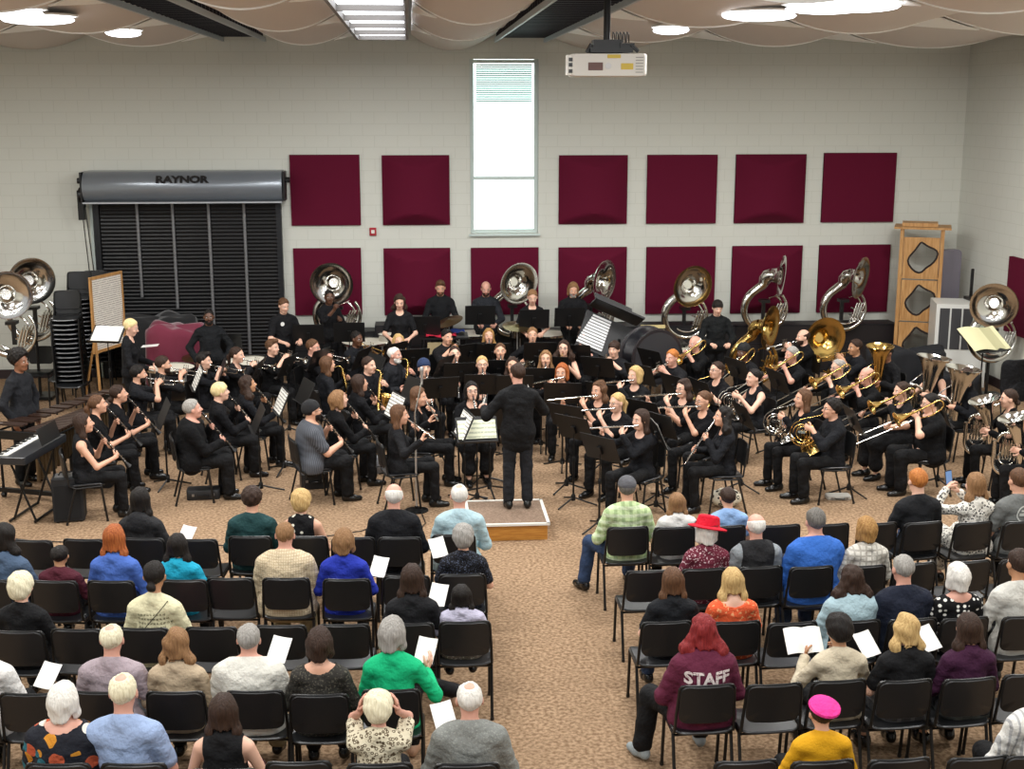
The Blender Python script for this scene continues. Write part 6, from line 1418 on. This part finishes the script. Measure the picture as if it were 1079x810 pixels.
for cx_, cy_, who, d in AUD:
    if who is None: continue
    Mch = chairM(cx_, cy_)
    if d is None:
        chair(who, Mch, AG); continue
    bd = d['b']; pose = d.get('pose', 'lap'); r = rig(pose, bd); sc = d.get('scale', 1.)*.975
    # sit on the chair, shifted sideways to where the head shows
    hz = r['hc'].z*sc; hp = Mch @ V((0, r['hc'].y, hz)); hx = at_Y(d['x'], 300, hp.y); 
    dd = ray(d['x'], cy_-50); X = CAM.x+dd.x*((hp.y-CAM.y)/dd.y); dx = max(-.16, min(.16, X-hp.x))
    Mp = Mch @ T(dx, .01, .5-.5*sc)
    sz = .46/.5
    sh = SH.get(d.get('shoes'), SHOEB)
    po = person(who, Mp, pose, bd, d['h'], d['hc'], d['sk'], d['sh'], d['sl'], d['nk'], d.get('pants', BLKP), d.get('pk', 'trousers'), sh, hat=d.get('hat'), scale=sc, face=True)
    chair('black stacking chair under the '+who, Mch, AG)
    if d.get('under'): link('shirt', shirt_mesh(pose, bd, 'long', 'collar'), cm('grey shirt', '8a9094'), po)
    if d.get('paper'):
        px_, py_, pz_ = d['paper']; pp = MB().slab(lambda u, v: ((u-.5)*.14, .01*math.sin(PI*u), (v-.5)*.20), 4, 2, (0, .003, 0)).build('concert_program', PAPER)
        pp.matrix_world = Mp @ T(px_, py_, pz_) @ RX(math.radians(-48)) @ RY(math.radians(12 if px_ > 0 else -14)); tag(pp, 'white paper program held by the '+' '.join(who.split()[:10]), 'program')
    if d.get('book'):
        pp = MB().slab(lambda u, v: ((u-.5)*.28, -.03*abs(math.sin(2*PI*u)), (v-.5)*.20), 12, 2, (0, .004, 0)).build('open_booklet', PAPER)
        pp.matrix_world = Mp @ T(-.13, .36, .82) @ RX(math.radians(-42)); tag(pp, 'open white booklet held by the curly black-haired woman in beige', 'booklet')
    if d.get('phone'):
        pp = MB().plate(.15, .075, .009, .012).build('phone', mat('dark phone', '16161a', .2)); MB().box((0, -.006, 0), (.13, .003, .064)).build('screen', mat('lit phone screen', '5a78a0', .2, emit=.6), pp)
        pp.matrix_world = Mp @ T(-.10, .32, 1.10*1.0) @ RY(math.radians(80)); tag(pp, 'dark phone held up by the leopard print woman', 'phone')
    def stick(txtme, z, nm, mt, xo=0, tilt=0):
        """lay flat lettering on the back of the shirt"""
        so = [c for c in po.children if c.name.startswith(('shirt', 'jacket'))][0]; dg = None
        from mathutils.bvhtree import BVHTree
        bv = BVHTree.FromPolygons([v.co.copy() for v in so.data.vertices], [tuple(p.vertices) for p in so.data.polygons])
        for v in txtme.vertices:
            x_, z_, dp = v.co.x, v.co.y, v.co.z
            x2 = x_*math.cos(tilt)-z_*math.sin(tilt); z2 = x_*math.sin(tilt)+z_*math.cos(tilt)
            h_ = bv.ray_cast(V((x2+xo, -1, z+z2)), V((0, 1, 0)))
            v.co = V((x2+xo, (h_[0].y if h_[0] else -.12)-.004-(dp+.003)*.5, z+z2))
        link(nm, txtme, mt, po)
    if d.get('staff'): stick(text_mesh('STAFF', .122, .003, .004), .845, 'lettering', mat('cracked white print', 'd8ccc8', .8, pat='speck', col2='8a6a70', s=60))
    if d.get('strap'):
        for k_, (t_, zz, ti) in enumerate((('make me', .885, .06), ('Better', .84, .10), ('than this', .79, .05))): pass
        m2 = MB()
        for j in range(5):
            for q in range(9+j % 3):
                xx = -.11+q*.024; zz = .05-.035*j; m2.tube([(xx+.004*math.sin(k*2.1+j), zz+.010*math.sin(k*1.7+q*2.3), 0) for k in range(5)] if False else [(xx+.003*k, zz+.011*math.sin(k*2.2+q*1.9+j), 0) for k in range(6)], .0016, 4)
        stick(m2.mesh('script'), .83, 'script_print', mat('olive grey print', '6a664e', .8))
        m3 = MB()
        vs = [(-.13+.26*i/16, -.17+.30*i/16+o_, 0) for i in range(17) for o_ in (-.004, .004)]; m3.add(vs, [(2*i, 2*i+1, 2*i+3, 2*i+2) for i in range(16)])
        stick(m3.mesh('strap'), .86, 'crossbody_strap', BLKP)
    if d.get('logo'):
        m2 = MB(); vs = []; n_ = 32
        for i in range(n_):
            a = 2*PI*i/n_; vs += [(.085*math.cos(a), .085*math.sin(a), 0), (.072*math.cos(a), .072*math.sin(a), 0)]
        m2.add(vs, [(2*i, (2*i+2) % (2*n_), (2*i+3) % (2*n_), 2*i+1) for i in range(n_)])
        m2.grid(lambda u, v: ((u-.5)*.12, (v-.5)*.03, 0), 10, 2); m2.grid(lambda u, v: ((u-.5)*.08, .035+(v-.5)*.015, 0), 8, 2); stick(m2.mesh('print'), .85, 'round_print', mat('faded white print', 'c0c2bc', .8))
# things left on the seats
p = Mch = chairM(242, 610); pn = MB().tube([(-.02, .02, .47), (.10, .06, .475)], .012, 8).build('umbrella_pen', BLACKP); pn.name = 'pen'; pn.matrix_world = Mch; tag(pn, 'dark pen lying on the empty second row seat', 'pen')
for lb, cx_, cy_, lx in (('folded white program on seat beside the cream-blond woman', 80, 664, .05),):
    M_ = chairM(cx_, cy_); q = MB().box((lx, .02, .475), (.15, .21, .004)).build('concert_program', PAPER); q.matrix_world = M_; tag(q, lb, 'program')

# ---------------------------------------------------------------- light
def area(name, loc, sx, sy, en, col=(1, .995, .975), rot=(0, 0, 0)):
    l = bpy.data.lights.new(name, 'AREA'); l.shape = 'RECTANGLE'; l.size = sx; l.size_y = sy; l.energy = en; l.color = col
    o = bpy.data.objects.new(name, l); C.objects.link(o); o.location = loc; o.rotation_euler = rot; return o
LE = 1.0
for j, y in enumerate((1.5, 5.5, 9.5)):
    for i, x in enumerate((-6.6, -2.2, 2.2, 6.6)):
        fx = empty('ceiling_light', (x, y, 6.0), 0, 'rectangular fill light added above the audience, out of view', 'ceiling light', 'added fill lights above the audience')
        MB().box((0, 0, .05), (1.3, 1.3, .08)).build('housing', WHITE, fx); area('added_fill_lamp', (x, y, 5.99), 1.2, 1.2, 105*LE)  # unseen fixtures and lamps added to brighten the whole room
for i, (x, y) in enumerate(((-6.3, 13.5), (-6.3, 17.8), (-1.6, 13.5), (-.39, 17.8), (3.4, 13.5), (3.4, 17.8), (7.6, 13.5), (7.6, 17.8))):
    area('added_band_fill', (x, y, 5.45), 1.3, .5, 135*LE)  # fill lamps added below the clouds for band and back wall, no fixtures
wd = bpy.data.worlds.new('world'); bpy.context.scene.world = wd; wd.use_nodes = True
bg_ = wd.node_tree.nodes['Background']; bg_.inputs[0].default_value = (.95, .97, 1, 1); bg_.inputs[1].default_value = .5
sc = bpy.context.scene
sc.view_settings.view_transform = 'Standard'; sc.view_settings.look = 'None'; sc.view_settings.exposure = .32; sc.view_settings.gamma = 1; sc.view_settings.use_curve_mapping = False
sc.cycles.max_bounces = 6; sc.cycles.diffuse_bounces = 3; sc.cycles.use_denoising = True
